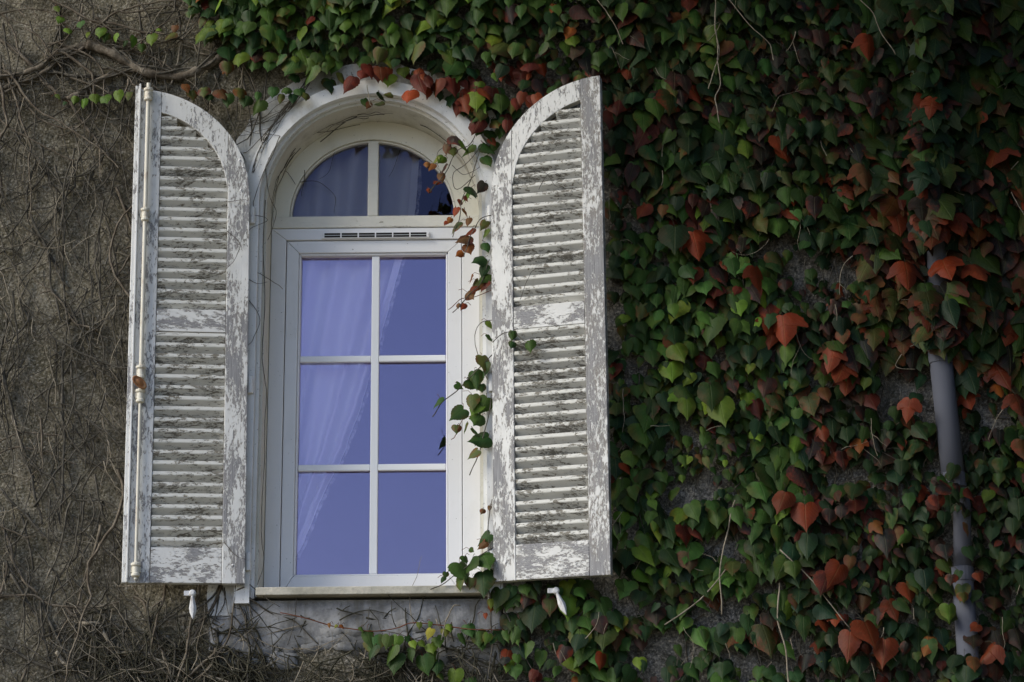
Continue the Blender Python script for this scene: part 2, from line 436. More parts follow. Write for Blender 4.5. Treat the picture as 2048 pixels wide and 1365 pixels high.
# front face with hole
P = arch(.455, 40, Z0-.02); k = len(P)
outer = []
for (x, z) in P:
    dx, dz = x-CX, z-4.3; s_ = min((x1-CX if dx>0 else x0-CX)/dx if abs(dx)>1e-6 else 1e9, (z1-4.3 if dz>0 else z0-4.3)/dz if abs(dz)>1e-6 else 1e9)
    outer.append((CX+dx*s_, 4.3+dz*s_))
rm.add([(x,y0,z) for x,z in P]+[(x,y0,z) for x,z in outer], [(i, i+1, k+i+1, k+i) for i in range(k-1)]+[(k-1, 0, k, 2*k-1)])
tag(rm.build('room', M['room']), kind='structure')

# ------------------------------------------------------------------ window
win = empty('arched_window', (CX, .2, Z0))
tag(win, 'white arched window with six panes, a vent grille and a half-round fanlight above', 'window')
FX0, FX1 = CX-.448, CX+.448
ZF = at(750,457,.19).z       # top of the plastic frame
sx0, sx1, sz0, sz1 = -.966, -.2145, 3.352, 4.897      # sash outside
gx0, gx1, gz0, gz1 = -.906, -.2795, 3.438, 4.835      # glass opening
def mitred(name, o, i, y0, y1, mat, parent, gap=.0007, bevel=.0025):
    (a0,a1,b0,b1), (c0,c1,d0,d1) = o, i
    q = [[(a0,b1-gap),(a0,b0+gap),(c0,d0+gap),(c0,d1-gap)], [(a1,b0+gap),(a1,b1-gap),(c1,d1-gap),(c1,d0+gap)],
         [(a0+gap,b1),(c0+gap,d1),(c1-gap,d1),(a1-gap,b1)], [(a0+gap,b0),(a1-gap,b0),(c1-gap,d0),(c0+gap,d0)]]
    for p in q: MB().prism(p, y0, y1).build(name, mat, parent, bevel=bevel)
mitred('frame_member', (FX0, FX1, Z0+.001, ZF), (sx0-.003, sx1+.003, Z0+.010, sz1+.003), .188, .245, M['pvc'], win)
mitred('sash_member', (sx0, sx1, sz0-.004, sz1), (gx0-.008, gx1+.008, gz0-.008, gz1+.008), .197, .247, M['pvc'], win)
mitred('glazing_bead', (gx0-.0075, gx1+.0075, gz0-.0075, gz1+.0075), (gx0+.002, gx1-.002, gz0+.002, gz1-.002), .206, .240, M['pvc'], win, bevel=.004)
# glazing bars
mv = -.584; zb1, zb2 = at(745,717.5,.215).z, at(745,935,.215).z
bar = MB(); bar.box(mv-.0165, mv+.0165, .214, .236, gz0+.003, gz1-.003); bar.build('glazing_bar', M['bar'], win, bevel=.004)
for zc in (zb1, zb2):
    for (a, b) in ((gx0+.003, mv-.0168), (mv+.0168, gx1-.003)):
        MB().box(a, b, .216, .236, zc-.014, zc+.014).build('glazing_bar', M['bar'], win, bevel=.004)
zr = [gz0+.002, zb2, zb1, gz1-.002]; xr = [gx0+.002, mv, gx1-.002]
for i in range(3):
    for j in range(2):
        MB().box(xr[j]+.001, xr[j+1]-.001, .2375, .2415, zr[i]+.001, zr[i+1]-.001).build('pane', M['glass'], win)
# transom rail
ZT = at(750,433,.19).z
MB().box(FX0, FX1, .182, .245, ZF+.002, ZT).build('transom_rail', M['fanpeel'], win, bevel=.004)
# fanlight
GR = .361; gz = ZT
fl = MB()
inn = [(CX-.012+GR*math.cos(rad(180*i/40)), gz+.004+GR*math.sin(rad(180*i/40))*.985) for i in range(41)]
out = [(CX+.449*math.cos(rad(180*i/40)), ZS+.449*math.sin(rad(180*i/40))) for i in range(41)]
out = [(x, max(z, gz+.0015)) for x, z in out]
inn = [(inn[0][0], gz+.0015)]+inn+[(inn[-1][0], gz+.0015)]; out = [(out[0][0], gz+.0015)]+out+[(out[-1][0], gz+.0015)]
def ringband(mb, A, B, y0, y1):
    m = len(A); mb.add([(x,y0,z) for x,z in A]+[(x,y0,z) for x,z in B]+[(x,y1,z) for x,z in A]+[(x,y1,z) for x,z in B],
        [f for i in range(m-1) for f in ((i, m+i, m+i+1, i+1), (i, i+1, 2*m+i+1, 2*m+i), (m+i+1, m+i, 3*m+i, 3*m+i+1))]); return mb
ringband(fl, inn, out, .195, .245).build('fanlight_frame', M['fan'], win, bevel=.004)
rim = [(CX-.012+(x-CX+.012)*.973, gz+.004+(z-gz-.004)*.973) for x, z in inn]
rim[0] = (rim[0][0], gz+.0015); rim[-1] = (rim[-1][0], gz+.0015)
ringband(MB(), rim, [(CX-.012+(x-CX+.012)*.9985, gz+.0015+(z-gz-.0015)*.9985) for x,z in inn], .207, .243).build('putty_rim', M['fanpeel'], win, bevel=.003)
fx = at(746,400,.2).x
MB().box(fx-.023, fx+.023, .190, .243, gz+.0015, gz+GR*.972).build('fanlight_bar', M['fanpeel'], win, bevel=.005)
for s_ in (-1, 1):
    p = [(fx+s_*.0235, gz+.004)]
    A = [(x, z) for x, z in rim if (x-fx)*s_ > .0236]
    if s_ > 0: A = A[::-1]
    xt = fx+s_*.0235; zt = gz+.004+math.sqrt(max(0, (GR*.973)**2-(xt-CX+.012)**2))*.985
    MB().prism([p[0], (xt, zt)]+A, .226, .229).build('fanlight_pane', M['glass2'], win)
# vent grille
g0, g1 = at(643,472,.18), at(859,472,.18)
vt = MB(); vt.box(g0.x, g1.x, .176, .1878, g0.z-.0135, g0.z+.0135)
vo = vt.build('vent_grille', M['pvc'], win, bevel=.003)
nsl = 6
for i in range(nsl):
    a = g0.x+.010+(g1.x-g0.x-.020)*i/nsl+.003; b = g0.x+.010+(g1.x-g0.x-.020)*(i+1)/nsl-.003
    for dz in (-.0056, .0054):
        sl_ = MB().box(a, b, .1753, .1775, g0.z+dz-.0044, g0.z+dz+.0044)  # near-black strip on the face, stands for the shade inside a slot
        o = sl_.build('slot_shade', M['dark'], None); o.parent = vo; o.location = o.location-win.location-vo.location
for xx in (g0.x+.005, g1.x-.005):
    o = MB().lathe([(.0035,-.002),(.0035,0)], (xx,.1755,g0.z), 10, 'Y').build('screw', M['iron'], None); o.parent = vo; o.location = o.location-win.location-vo.location

# curtain
cur = MB(); NU, NV = 90, 60
edge = [(842,240),(838,340),(832,430),(808,520),(790,580),(774,640),(757,700),(736,770),(711,848),(681,925),(655,974),(635,1016),(612,1080),(592,1120)]
edge = [at(x, y, .32) for x, y in edge]
rr = random.Random(3); jitter = [rr.uniform(-.003,.003) for _ in range(NV+1)]
vs = []
for j in range(NV+1):
    f = j/NV*(len(edge)-1); i0 = min(int(f), len(edge)-2); e = edge[i0].lerp(edge[i0+1], f-i0)
    ex = e.x+jitter[j]*(1 if j > 18 else .3)
    for i in range(NU+1):
        u = i/NU; xl = -1.12+.06*(j/NV)
        squeeze = j/NV
        x = xl+(ex-xl)*u
        y = .31+-.0+.035*math.sin(u*2*math.pi*4.5+.8*math.sin(u*9)+1.2*math.sin(j*.05)+squeeze*2.)*(.4+.6*u)+.012*math.sin(u*41+j*.11)+.05*squeeze*(1-u)
        vs.append((x, y, e.z))
cur.add(vs, [(j*(NU+1)+i, j*(NU+1)+i+1, (j+1)*(NU+1)+i+1, (j+1)*(NU+1)+i) for j in range(NV) for i in range(NU)])
cur_o = cur.build('curtain', M['cloth'], smooth=True)
for nm, w0, w1, yo, jit, mt in (('hem', -.030, .001, -.003, .0, 'hem'), ('lace_border', .0, .016, .004, .004, 'lace')):
    hm = MB(); hv = []
    for j in range(NV+1):
        q = Vector(vs[j*(NU+1)+NU]); b_ = rr.uniform(-jit, jit)
        hv += [(q.x+w0, q.y+yo, q.z), (q.x+w1+b_, q.y+yo, q.z)]
    hm.add(hv, [(2*j, 2*j+1, 2*j+3, 2*j+2) for j in range(NV)])
    o = hm.build(nm, M[mt], None, smooth=True); o.parent = cur_o; o.location = o.location-cur_o.location
tag(cur_o, 'thin white curtain drawn back to the left behind the window panes', 'curtain')

# ------------------------------------------------------------------ shutters
SH = 2.142; ZC = 1.655       # height, springing height above the shutter's foot
def shutter(root, s, w, tone):
    "local x = s*u away from the hinge; front faces -y"
    yf, yb = -.019, .019
    Rr = w; ri = w-.092
    X_ = lambda pts: [(s*u, z) for u, z in pts]
    arc = lambda r, u: ZC+math.sqrt(max(0, r*r-(w-u)**2))
    hs, os_ = .092, .086
    # hinge stile, its top cut to the arc
    us = [hs*i/10 for i in range(11)]
    MB().prism(X_([(0,0),(hs,0)]+[(u, arc(Rr,u)) for u in us[::-1]]), yf, yb).build('hinge_stile', tone[0], root, True, .0025)
    # closing stile
    us = [w-os_+os_*i/6 for i in range(7)]
    MB().prism(X_([(w-os_+.001,0),(w,0)]+[(u+.0005, arc(Rr,u)) for u in us[::-1]]), yf, yb).build('closing_stile', tone[1], root, True, .0025)
    # curved top rail
    n = 16; ua = hs+.0012; ub = w-os_-.0006
    o_ = [(ua+(ub-ua)*i/n, arc(Rr, ua+(ub-ua)*i/n)) for i in range(n+1)]
    i_ = [(ua+(ub-ua)*i/n, arc(ri, ua+(ub-ua)*i/n)) for i in range(n+1)]
    m_ = MB()
    A = X_(o_); B = X_(i_); k = n+1
    if s > 0: A, B = A[::-1], B[::-1]
    m_.add([(x,yf+.001,z) for x,z in A]+[(x,yf+.001,z) for x,z in B]+[(x,yb,z) for x,z in A]+[(x,yb,z) for x,z in B],
           [f for i in range(n) for f in ((i, i+1, k+i+1, k+i), (i+1, i, 2*k+i, 2*k+i+1), (k+i, k+i+1, 3*k+i+1, 3*k+i), (2*k+i+1, 2*k+i, 3*k+i, 3*k+i+1))]
           +[(0, k, 3*k, 2*k), (n, 2*k+n, 3*k+n, k+n)])
    m_.build('curved_rail', tone[2], root, True, .0025)
    z_b = .145; zm0, zm1 = 1.048, 1.145
    for (a, b) in ((0.0015, z_b), (zm0, zm1)):
        p = X_([(hs+.001,a),(w-os_-.001,a),(w-os_-.001,b),(hs+.001,b)])
        MB().prism(p, yf+.002, yb).build('cross_rail', tone[3], root, True, .0025)
    # slats
    pitch = .0452
    def slat(z, base=None):
        u0 = hs+.0005
        zz = z-.004
        if zz > ZC: 
            q = (ri**2-(zz-ZC)**2)
            if q <= 0: return None
            u0 = max(u0, w-math.sqrt(q)-.014)
        u1 = w-os_-.0005
        if u1-u0 < .03: return None
        dy = R_.uniform(-.0012,.0012); dz = R_.uniform(-.0015,.0015); th = R_.uniform(-.002,.002)
        pr = [(yf+.003, 0), (yf+.003, -.0165), (yf+.034, -.044+th), (yf+.034, -.031+th)]
        full = u0 < hs+.001
        if full and base is not None:
            return twin(base, root, (0, dy, z+dz))
        m_ = MB(); a, b = s*u0, s*u1
        m_.bar(pr, min(a,b), max(a,b))
        o = m_.build('slat', M['pslat'], root, True, .002, seg=1); o.location = (0, dy, z+dz)
        return o
    base = None
    z = zm0-.001
    while z > z_b+.02:
        o = slat(z, base); base = base or o; z -= pitch
    z = ZC+ri-.004
    z = zm1+.0432+pitch*int((z-zm1-.0432)/pitch)
    while z > zm1+.02:
        slat(z, base); z -= pitch
    # backing strip so the louvre reads solid from the front: rear bead each side
    for (a, b) in ((hs-.001, hs+.006), (w-os_-.006, w-os_+.001)):
        MB().prism(X_([(a,z_b),(b,z_b),(b,zm0),(a,zm0)]), .0165, .0205).build('rear_bead', tone[0], root, True)
    # pegs on the hinge stile
    for (u, z) in ((.045, ZC+.155), (.03, ZC+.125), (.038, ZC+.02), (.05, .075)):
        MB().lathe([(.0048,.003),(.0045,-.002),(.002,-.004)], (s*u, yf, z), 8, 'Y').build('peg', M['iron'], root, True, smooth=True)
    # hinge straps and barrels at the hinge side
    for z in (ZC-.08, ZC-.82, .095):
        h = MB(); h.lathe([(.011,-.036),(.0125,-.034),(.0125,-.002),(.0105,-.001),(.0105,.001),(.0125,.002),(.0125,.034),(.009,.038)], (-s*.013, .012, z), 12)
        h.box(min(-s*.012, s*.0), max(-s*.012, s*.0), .010, .016, z-.03, z+.03)
        h.build('hinge', M['trim'], root, True, smooth=False)

A9, A15 = rad(8.6), rad(15)
shl = empty('louvered_shutter', (-1.079, -.075, 3.346), A9); shl.rotation_euler = (0, -rad(.72), A9)
tag(shl, 'left shutter with a long locking rod and rusty oval knob, peeling white louvers', 'shutter', 'louvered shutters beside the window')
shutter(shl, -1, .462, (M['pv'], M['pgood'], M['pgood'], M['ph']))
shr = empty('louvered_shutter', (-.078, -.075, 3.344), -A15)
tag(shr, 'right shutter without a rod, peeling white louvers against the dense ivy', 'shutter', 'louvered shutters beside the window')
shutter(shr, 1, .480, (M['pv'], M['pv2'], M['pgood'], M['ph']))
# left shutter: meeting bead and locking rod
MB().box(-.462-.024, -.4625, -.026, .006, 0, SH-.012).build('meeting_bead', M['pgood'], shl, True, .003)
MB().box(-.462-.008, -.4625-.0-.0, -.036, -.0265, 0, SH-.006).build('bead_lip', M['trim'], shl, True, .002)
ux = -.432
rod = MB(); rod.lathe([(.0062,.01),(.0062,.78)], (ux,-.037,0), 12); rod.lathe([(.0084,.80),(.0084,SH-.004)], (ux,-.037,0), 12)
ro = rod.build('locking_rod', M['rod'], shl, True, smooth=False)
def collar(z, big=1.):
    m_ = MB(); b = big
    m_.lathe([(.012*b,-.034),(.016*b,-.03),(.016*b,-.022),(.0125*b,-.018),(.0125*b,.006),(.018*b,.012),(.018*b,.02),(.012*b,.024)], (ux,-.037,z), 14)
    m_.box(ux-.02, ux+.02, -.030, -.019, z-.014, z+.008)
    o = m_.build('rod_bracket', M['rod'], None, True); o.parent = ro
for z, b in ((SH-.05, 1.1), (SH-.59, 1.05), (.87,1.15), (.77,1.1), (.055,1.1)): collar(z, b)
kn = MB(); kn.lathe([(.0,.0),(.0,-.02)], (0,0,0), 4, 'Y') if False else None
k_ = 20; prof = [(1.,.004),(1.02,0.),(1.,-.005),(.86,-.008),(.80,-.005),(.55,-.005),(.40,-.009),(.0,-.011)]
vs = []; fs = []
for r, h in prof:
    for j in range(k_):
        q = 2*math.pi*j/k_; a, b = r*.034*math.cos(q), r*.0185*math.sin(q)
        c_, s_ = math.cos(rad(-38)), math.sin(rad(-38))
        vs.append((ux-.004+a*c_-b*s_, -.072+h+a*.25, .812+a*s_+b*c_))
for i in range(len(prof)-1):
    for j in range(k_): fs.append((i*k_+j, i*k_+(j+1)%k_, (i+1)*k_+(j+1)%k_, (i+1)*k_+j))
fs.append(list(range(k_))[::-1]); kn.add(vs, fs)
kn.tube([(ux,-.04,.80),(ux-.002,-.07,.81)], .008, 8)
o = kn.build('oval_knob', M['rust'], shl, True, smooth=True)
tag(o, 'rusty oval turning knob')

# shutter catches under each shutter
def catch(px, py, lean, label):
    p = at(px, py, -.10); r = empty('shutter_catch', p)
    tag(r, label, 'shutter catch', 'white shutter catches below the shutters')
    m_ = MB(); m_.lathe([(.007,.0),(.007,.11)], (0,0,0), 10, 'Y'); m_.build('stud', M['iron'], r, True)
    m_ = MB(); m_.lathe([(.008,-.016),(.0135,-.011),(.0145,-.002),(.0145,.008)], (0,0,0), 16, 'Y')
    m_.box(-.034, -.008, -.006, .006, -.010, .010); m_.build('pivot_head', M['iron'], r, True, .002)
    m_ = MB(); pts = [(-.006,-.012),(-.0085,-.028),(-.0145,-.058),(-.0125,-.078),(-.001,-.106)]
    L = [(x*1., z) for x, z in pts]; Rt = [(-x if x < -.002 else .002, z) for x, z in pts][::-1]
    poly = L+Rt; k = len(poly)
    front = [(x*.35, -.016, z*.98-.001) for x, z in poly]
    rot = lambda v: (v[0]*math.cos(lean)+v[2]*math.sin(lean)*-1, v[1], v[2]*math.cos(lean)+v[0]*math.sin(lean))
    m_.add([rot((x,-.004,z)) for x,z in poly]+[rot(v) for v in front]+[rot((x,.006,z)) for x,z in poly],
           [(i, (i+1)%k, k+(i+1)%k, k+i) for i in range(k)]+[list(range(k,2*k))]+[((i+1)%k, i, 2*k+i, 2*k+(i+1)%k) for i in range(k)]+[list(range(3*k-1,2*k-1,-1))])
    m_.build('drop_weight', M['iron'], r, True, .001)
catch(385, 1187, .05, 'white iron shutter catch on bare wall below the left shutter')
catch(1112, 1182, .38, 'white iron shutter catch tilted among ivy leaves below the right shutter')

# ------------------------------------------------------------------ downpipe
dp = empty('downpipe', (at(1900,900,-.08).x, -.08, 0))
tag(dp, 'grey plastic rain downpipe running down the wall through the ivy at the far right', 'downpipe')
def pipe(name, p, r, k=20, **kw): return MB().tube(p, r, k).build(name, M['pipe'], dp, smooth=True, **kw)
pa = at(1852, -60, -.08); pb = at(1881, 715, -.08); pc_ = at(1907, 962, -.08); pd = at(1924, 1010, -.075); pe = at(1925,1150,-.075); pf = at(1946, 1460, -.08)
pipe('pipe_section', [pa, pa.lerp(pb,.5), pb], .042)
pipe('pipe_section', [pb, pb.lerp(pc_,.5), pc_], .047)
pipe('pipe_section', [pc_+Vector((.004,0,.01)), pd, pe], .036)
pipe('pipe_section', [pe, pf, Vector((pf.x,-.08,.1))], .043)
for p, r in ((pb,.050),(pc_,.0515),(pe,.046),(at(1862,595,-.08),.046)):
    m_ = MB(); m_.lathe([(r*.93,-.03),(r,-.027),(r,.027),(r*.93,.03)], p, 20); m_.build('pipe_collar', M['pipe'], dp, bevel=0)
    MB().box(p.x-.012, p.x+.012, p.y+.03, .02, p.z-.01, p.z+.01).build('pipe_bracket', M['pipe'], dp)

# ------------------------------------------------------------------ added tree out of view at the right, boughs placed to shade the wall
tr = empty('added_shade_tree', (5.2, -3.4, 0)); tag(tr, 'added evergreen tree out of view, shading the right side of the ivy wall', 'tree')
tp = [(5.2,-3.4,0),(5.1,-3.4,2),(4.9,-3.3,4.5),(4.6,-3.3,7),(4.4,-3.3,9.5)]
MB().tube(tp, [.26,.22,.18,.12,.05], 10).build('trunk', M['bark'], tr, smooth=True)
for L in ([(4.8,-3.3,5.2),(3.2,-3.2,7.0),(1.6,-3.1,8.2),(.2,-3.,8.8)], [(4.9,-3.3,4.2),(4.0,-2.4,5.0),(3.6,-1.8,5.8)], [(4.7,-3.3,6.2),(5.6,-2.6,7.4),(6.2,-2.2,8.2)]):
    MB().tube(L, [.10,.07,.05,.02][:len(L)], 7).build('bough', M['bark'], tr, smooth=True)
r = random.Random(77); cm = MB()
for (cx, cy, cz, a, b_, c_, n) in SHADE_TREE_BLOBS:
    for i in range(n):
        while True:
            d = Vector((r.uniform(-1,1), r.uniform(-1,1), r.uniform(-1,1)))
            if .35 < d.length < 1: break
        p = Vector((cx+d.x*a, cy+d.y*b_, cz+d.z*c_)); s_ = r.uniform(.12,.25)
        u = Vector((r.gauss(0,1), r.gauss(0,1), r.gauss(0,1))).normalized(); v = u.cross(Vector((r.gauss(0,1), r.gauss(0,1), r.gauss(0,1)))).normalized()
        cm.add([p-u*s_, p+v*s_*.5, p+u*s_, p-v*s_*.5], [(0,1,2,3)], [(.5,0),(.8,.5),(.5,1),(.2,.5)], (.03,.055,.02,.1))
tag(cm.build('shade_crown', M['leafA'], tr), kind='stuff')

# ------------------------------------------------------------------ leaves
def densify(P, n=2):
    out = []
    for i in range(len(P)-1):
        p0 = P[max(i-1,0)]; p1 = P[i]; p2 = P[i+1]; p3 = P[min(i+2,len(P)-1)]
        for k in range(n):
            t = k/n
            out.append(tuple(.5*((2*p1[d])+(-p0[d]+p2[d])*t+(2*p0[d]-5*p1[d]+4*p2[d]-p3[d])*t*t+(-p0[d]+3*p1[d]-3*p2[d]+p3[d])*t**3) for d in range(2)))
    out.append(P[-1]); return out
HEART = [(0,0),(.10,.095),(.24,.13),(.36,.09),(.44,-.04),(.455,-.21),(.41,-.38),(.325,-.53),(.225,-.66),(.125,-.78),(.055,-.90),(.012,-1.),(0,-1.03)]
BROAD = [(0,0),(.12,.11),(.28,.15),(.42,.09),(.51,-.07),(.52,-.25),(.45,-.43),(.34,-.58),(.22,-.69),(.11,-.80),(.045,-.92),(.01,-1.),(0,-1.03)]
NARROW = [(0,0),(.09,.07),(.20,.10),(.31,.05),(.37,-.08),(.38,-.25),(.35,-.42),(.28,-.57),(.20,-.70),(.12,-.82),(.05,-.94),(.01,-1.05),(0,-1.08)]
LOBED = [(0,0),(.12,.09),(.30,.10),(.47,.00),(.60,-.18),(.70,-.42),(.52,-.40),(.38,-.40),(.36,-.52),(.30,-.68),(.17,-.86),(.05,-1.0),(0,-1.08)]
LOBE2 = [(0,0),(.14,.12),(.34,.12),(.52,-.03),(.66,-.24),(.62,-.50),(.48,-.45),(.34,-.50),(.32,-.60),(.24,-.76),(.12,-.92),(.04,-1.03),(0,-1.1)]
def leaf_shape(P, seed):
    r = random.Random(seed); D = densify(P, 2); vs = []; uv = []; fs = []
    fold = r.uniform(.25,.80); curl = r.uniform(.0,.32); twist = r.uniform(-.15,.15); bend = r.uniform(-.12,.12)
    asym = (r.uniform(.88,1.1), r.uniform(.88,1.1)); wav = r.uniform(.01,.045); ph = r.uniform(0,6)
    n = len(D)
    zmin = D[-1][1]
    def pt(x, z):
        v = -z/-zmin if zmin else 0
        v = max(0, -z)
        y = fold*abs(x)**1.25*.9+curl*v*v*.5+twist*x*v+wav*math.sin(9*z+ph+(3 if x > 0 else 0))*abs(x)*2
        return (x+bend*v*v, y, z)
    mids = [min(0, D[i][1]*1.0)*((i/(n-1))**.35) for i in range(n)]
    mids = [max(zmin*.999, min(m, 0)) for m in mids]
    for i in range(1, n): mids[i] = min(mids[i], mids[i-1]-1e-4)
    mid_i = []
    for m in mids: mid_i.append(len(vs)); vs.append(pt(0, m)); uv.append((.5, -m))
    for side in (-1, 1):
        ins_, outs = [], []
        for i, (x, z) in enumerate(D):
            tooth = (1+(.035 if i%2 else -.03)+r.uniform(-.025,.025)) if 2 < i < n-2 else 1
            X_ = x*side*asym[0 if side < 0 else 1]*tooth; zz = z
            xi, zi = X_*.52, mids[i]+(zz-mids[i])*.52
            ins_.append(len(vs)); vs.append(pt(xi, zi)); uv.append((xi+.5, max(0,-zi)))
            outs.append(len(vs)); vs.append(pt(X_, zz)); uv.append((X_+.5, max(0,-zz)))
        for i in range(n-1):
            q1 = (mid_i[i], mid_i[i+1], ins_[i+1], ins_[i]); q2 = (ins_[i], ins_[i+1], outs[i+1], outs[i])
            if side < 0: q1, q2 = q1[::-1], q2[::-1]
            fs += [q1, q2]
    return vs, fs, uv
SHAPES = [leaf_shape(HEART, 1), leaf_shape(HEART, 2), leaf_shape(BROAD, 3), leaf_shape(BROAD, 4), leaf_shape(HEART, 5), leaf_shape(LOBED, 6), leaf_shape(LOBED, 7), leaf_shape(LOBE2, 8), leaf_shape(NARROW, 9), leaf_shape(BROAD, 10), leaf_shape(HEART, 12), leaf_shape(NARROW, 14), leaf_shape(HEART, 15)]
LEAF_ME = []
for vs, fs, uv in SHAPES:
    b = MB(); b.add(vs, fs, uv)
    o = b.build('leaf', M['leafO'], None, True, smooth=True); LEAF_ME.append(o.data); bpy.data.objects.remove(o)

HUE = dict(   # r,g,b, autumn share
    dg=(.026,.064,.015,.10), g=(.050,.108,.018,.15), yg=(.115,.195,.018,.12), y=(.24,.25,.04,.3), teal=(.022,.058,.022,.04),
    ol=(.09,.11,.025,.75), pu=(.050,.026,.024,.7), dp=(.034,.028,.022,.5), r=(.25,.040,.010,.6), dr=(.125,.017,.011,.8), o=(.30,.10,.02,.7), br=(.17,.08,.03,.8))
def hue(k, r, v=.22):
    a = HUE[k]; s_ = math.exp(r.gauss(0, v)); t_ = r.gauss(0,.12)
    return (min(.6,a[0]*s_*(1+t_)), min(.6,a[1]*s_), min(.6,a[2]*s_*(1-t_)), min(1, max(0, a[3]+r.gauss(0,.15))))
class Leaf: pass
def mk(px, py, size, Y, k, r, roll=None, tilt=None, yaw=None, shape=None, dk=1.):
    "size in photo pixels (leaf length); px,py = where the stalk joins"
    L = Leaf(); L.p = at(px, py, Y); L.s = size*.00208*1.0
    L.roll = r.gauss(0, .26) if roll is None else roll
    L.tilt = -abs(r.gauss(.34,.16)) if tilt is None else tilt
    L.yaw = r.gauss(0,.32) if yaw is None else yaw
    L.shape = r.choice((0,1,2,3,4,8,9,10,11,12)) if shape is None else shape; L.w = r.uniform(.82,1.10)
    L.c = hue(k, r); L.c = tuple(c*dk for c in L.c[:3])+(L.c[3],); L.px, L.py = px, py
    return L
def leafmat(L): return Matrix.Translation(L.p) @ Matrix.Rotation(L.yaw,4,'Z') @ Matrix.Rotation(L.tilt,4,'X') @ Matrix.Rotation(L.roll,4,'Y') @ Matrix.Diagonal((L.s*L.w, L.s, L.s, 1))
def plant(name, label, cat, leaves, base, group=None, limit=300):
    root = empty(name, base); tag(root, label, cat, group)
    L = sorted(leaves, key=lambda l: -l.s)
    vis = [l for l in L if -60 < l.px < 2100 and -60 < l.py < 1400]; hid = [l for l in L if l not in vis] if len(vis) < len(L) else []
    for l in vis[:limit]:
        o = bpy.data.objects.new('leaf', LEAF_ME[l.shape]); C.objects.link(o); o.parent = root
        o.location = l.p-root.location; o.rotation_euler = leafmat(l).to_euler(); o.scale = (l.s*l.w, l.s, l.s); o.color = l.c
    rest = vis[limit:]+hid
    if rest:
        b = MB()
        for l in rest:
            vs, fs, uv = SHAPES[l.shape]; mt = leafmat(l)
            b.add([mt @ Vector(v) for v in vs], fs, uv, l.c)
        tag(b.build('foliage', M['leafA'], root, smooth=True), kind='stuff')
    sb = MB(); rs = random.Random(len(leaves))
    for l in vis:
        q = l.p; e = Vector((q.x+rs.gauss(0,.018), min(-.012, q.y+.05), q.z+l.s*rs.uniform(.15,.55)))
        m_ = q.lerp(e, .5)+Vector((rs.gauss(0,.004), -.012, .006))
        sb.tube([q, m_, e], [.0009, .0011, .0013], 3, False)
    tag(sb.build('stalks', M['redstem'] if len(leaves) < 400 else M['dark_olive'], root, smooth=True), kind='stuff')
    return root
def in_poly(x, y, P):
    c = False; j = len(P)-1
    for i in range(len(P)):
        if (P[i][1] > y) != (P[j][1] > y) and x < (P[j][0]-P[i][0])*(y-P[i][1])/(P[j][1]-P[i][1])+P[i][0]: c = not c
        j = i
    return c
def smooth_noise(seed):
    g = np.random.RandomState(seed).rand(64,64)
    def f(x, y):
        xi, yi = int(math.floor(x)), int(math.floor(y)); fx, fy = x-xi, y-yi; fx = fx*fx*(3-2*fx); fy = fy*fy*(3-2*fy)
        a, b, c, d = g[xi%64,yi%64], g[(xi+1)%64,yi%64], g[xi%64,(yi+1)%64], g[(xi+1)%64,(yi+1)%64]
        return a*(1-fx)*(1-fy)+b*fx*(1-fy)+c*(1-fx)*fy+d*fx*fy
    return f
N1, N2, N3 = smooth_noise(11), smooth_noise(12), smooth_noise(13)
pick = lambda r, d: r.choices(list(d), weights=list(d.values()))[0]

# --- the big ivy on the right
GAPS = [(1545,500,60,26,-25),(1595,545,50,22,-25),(1370,1000,62,30,-35),(1350,865,50,26,-35),(1435,1105,55,34,0),(1225,1190,52,36,25),(1255,1225,50,26,20),
        (1225,650,18,60,0),(1215,470,14,40,0),(1560,1180,45,22,0),(1440,1240,60,30,-15),(1500,1330,60,26,0),(1690,960,45,30,0),(1800,760,50,50,0),(1770,820,50,40,0),(1700,560,45,28,0),(1335,1310,70,34,0),(1270,760,20,30,0),(1600,1290,50,24,0),(1860,800,18,60,0),(1985,820,40,55,0),(1965,700,22,26,0)]
def gap(x, y):
    for cx, cy, a, b, d in GAPS:
        q = rad(-d); dx, dy = x-cx, y-cy; u, v = dx*math.cos(q)-dy*math.sin(q), dx*math.sin(q)+dy*math.cos(q)
        if (u/a)**2+(v/b)**2 < 1: return True
    return False
r = random.Random(21); big = []
def right_region(x, y):
    if x > 1212: return True
    if y > 1160 and x > 1000: return y > 1165 and not (x < 1040 and y < 1180)
    return False
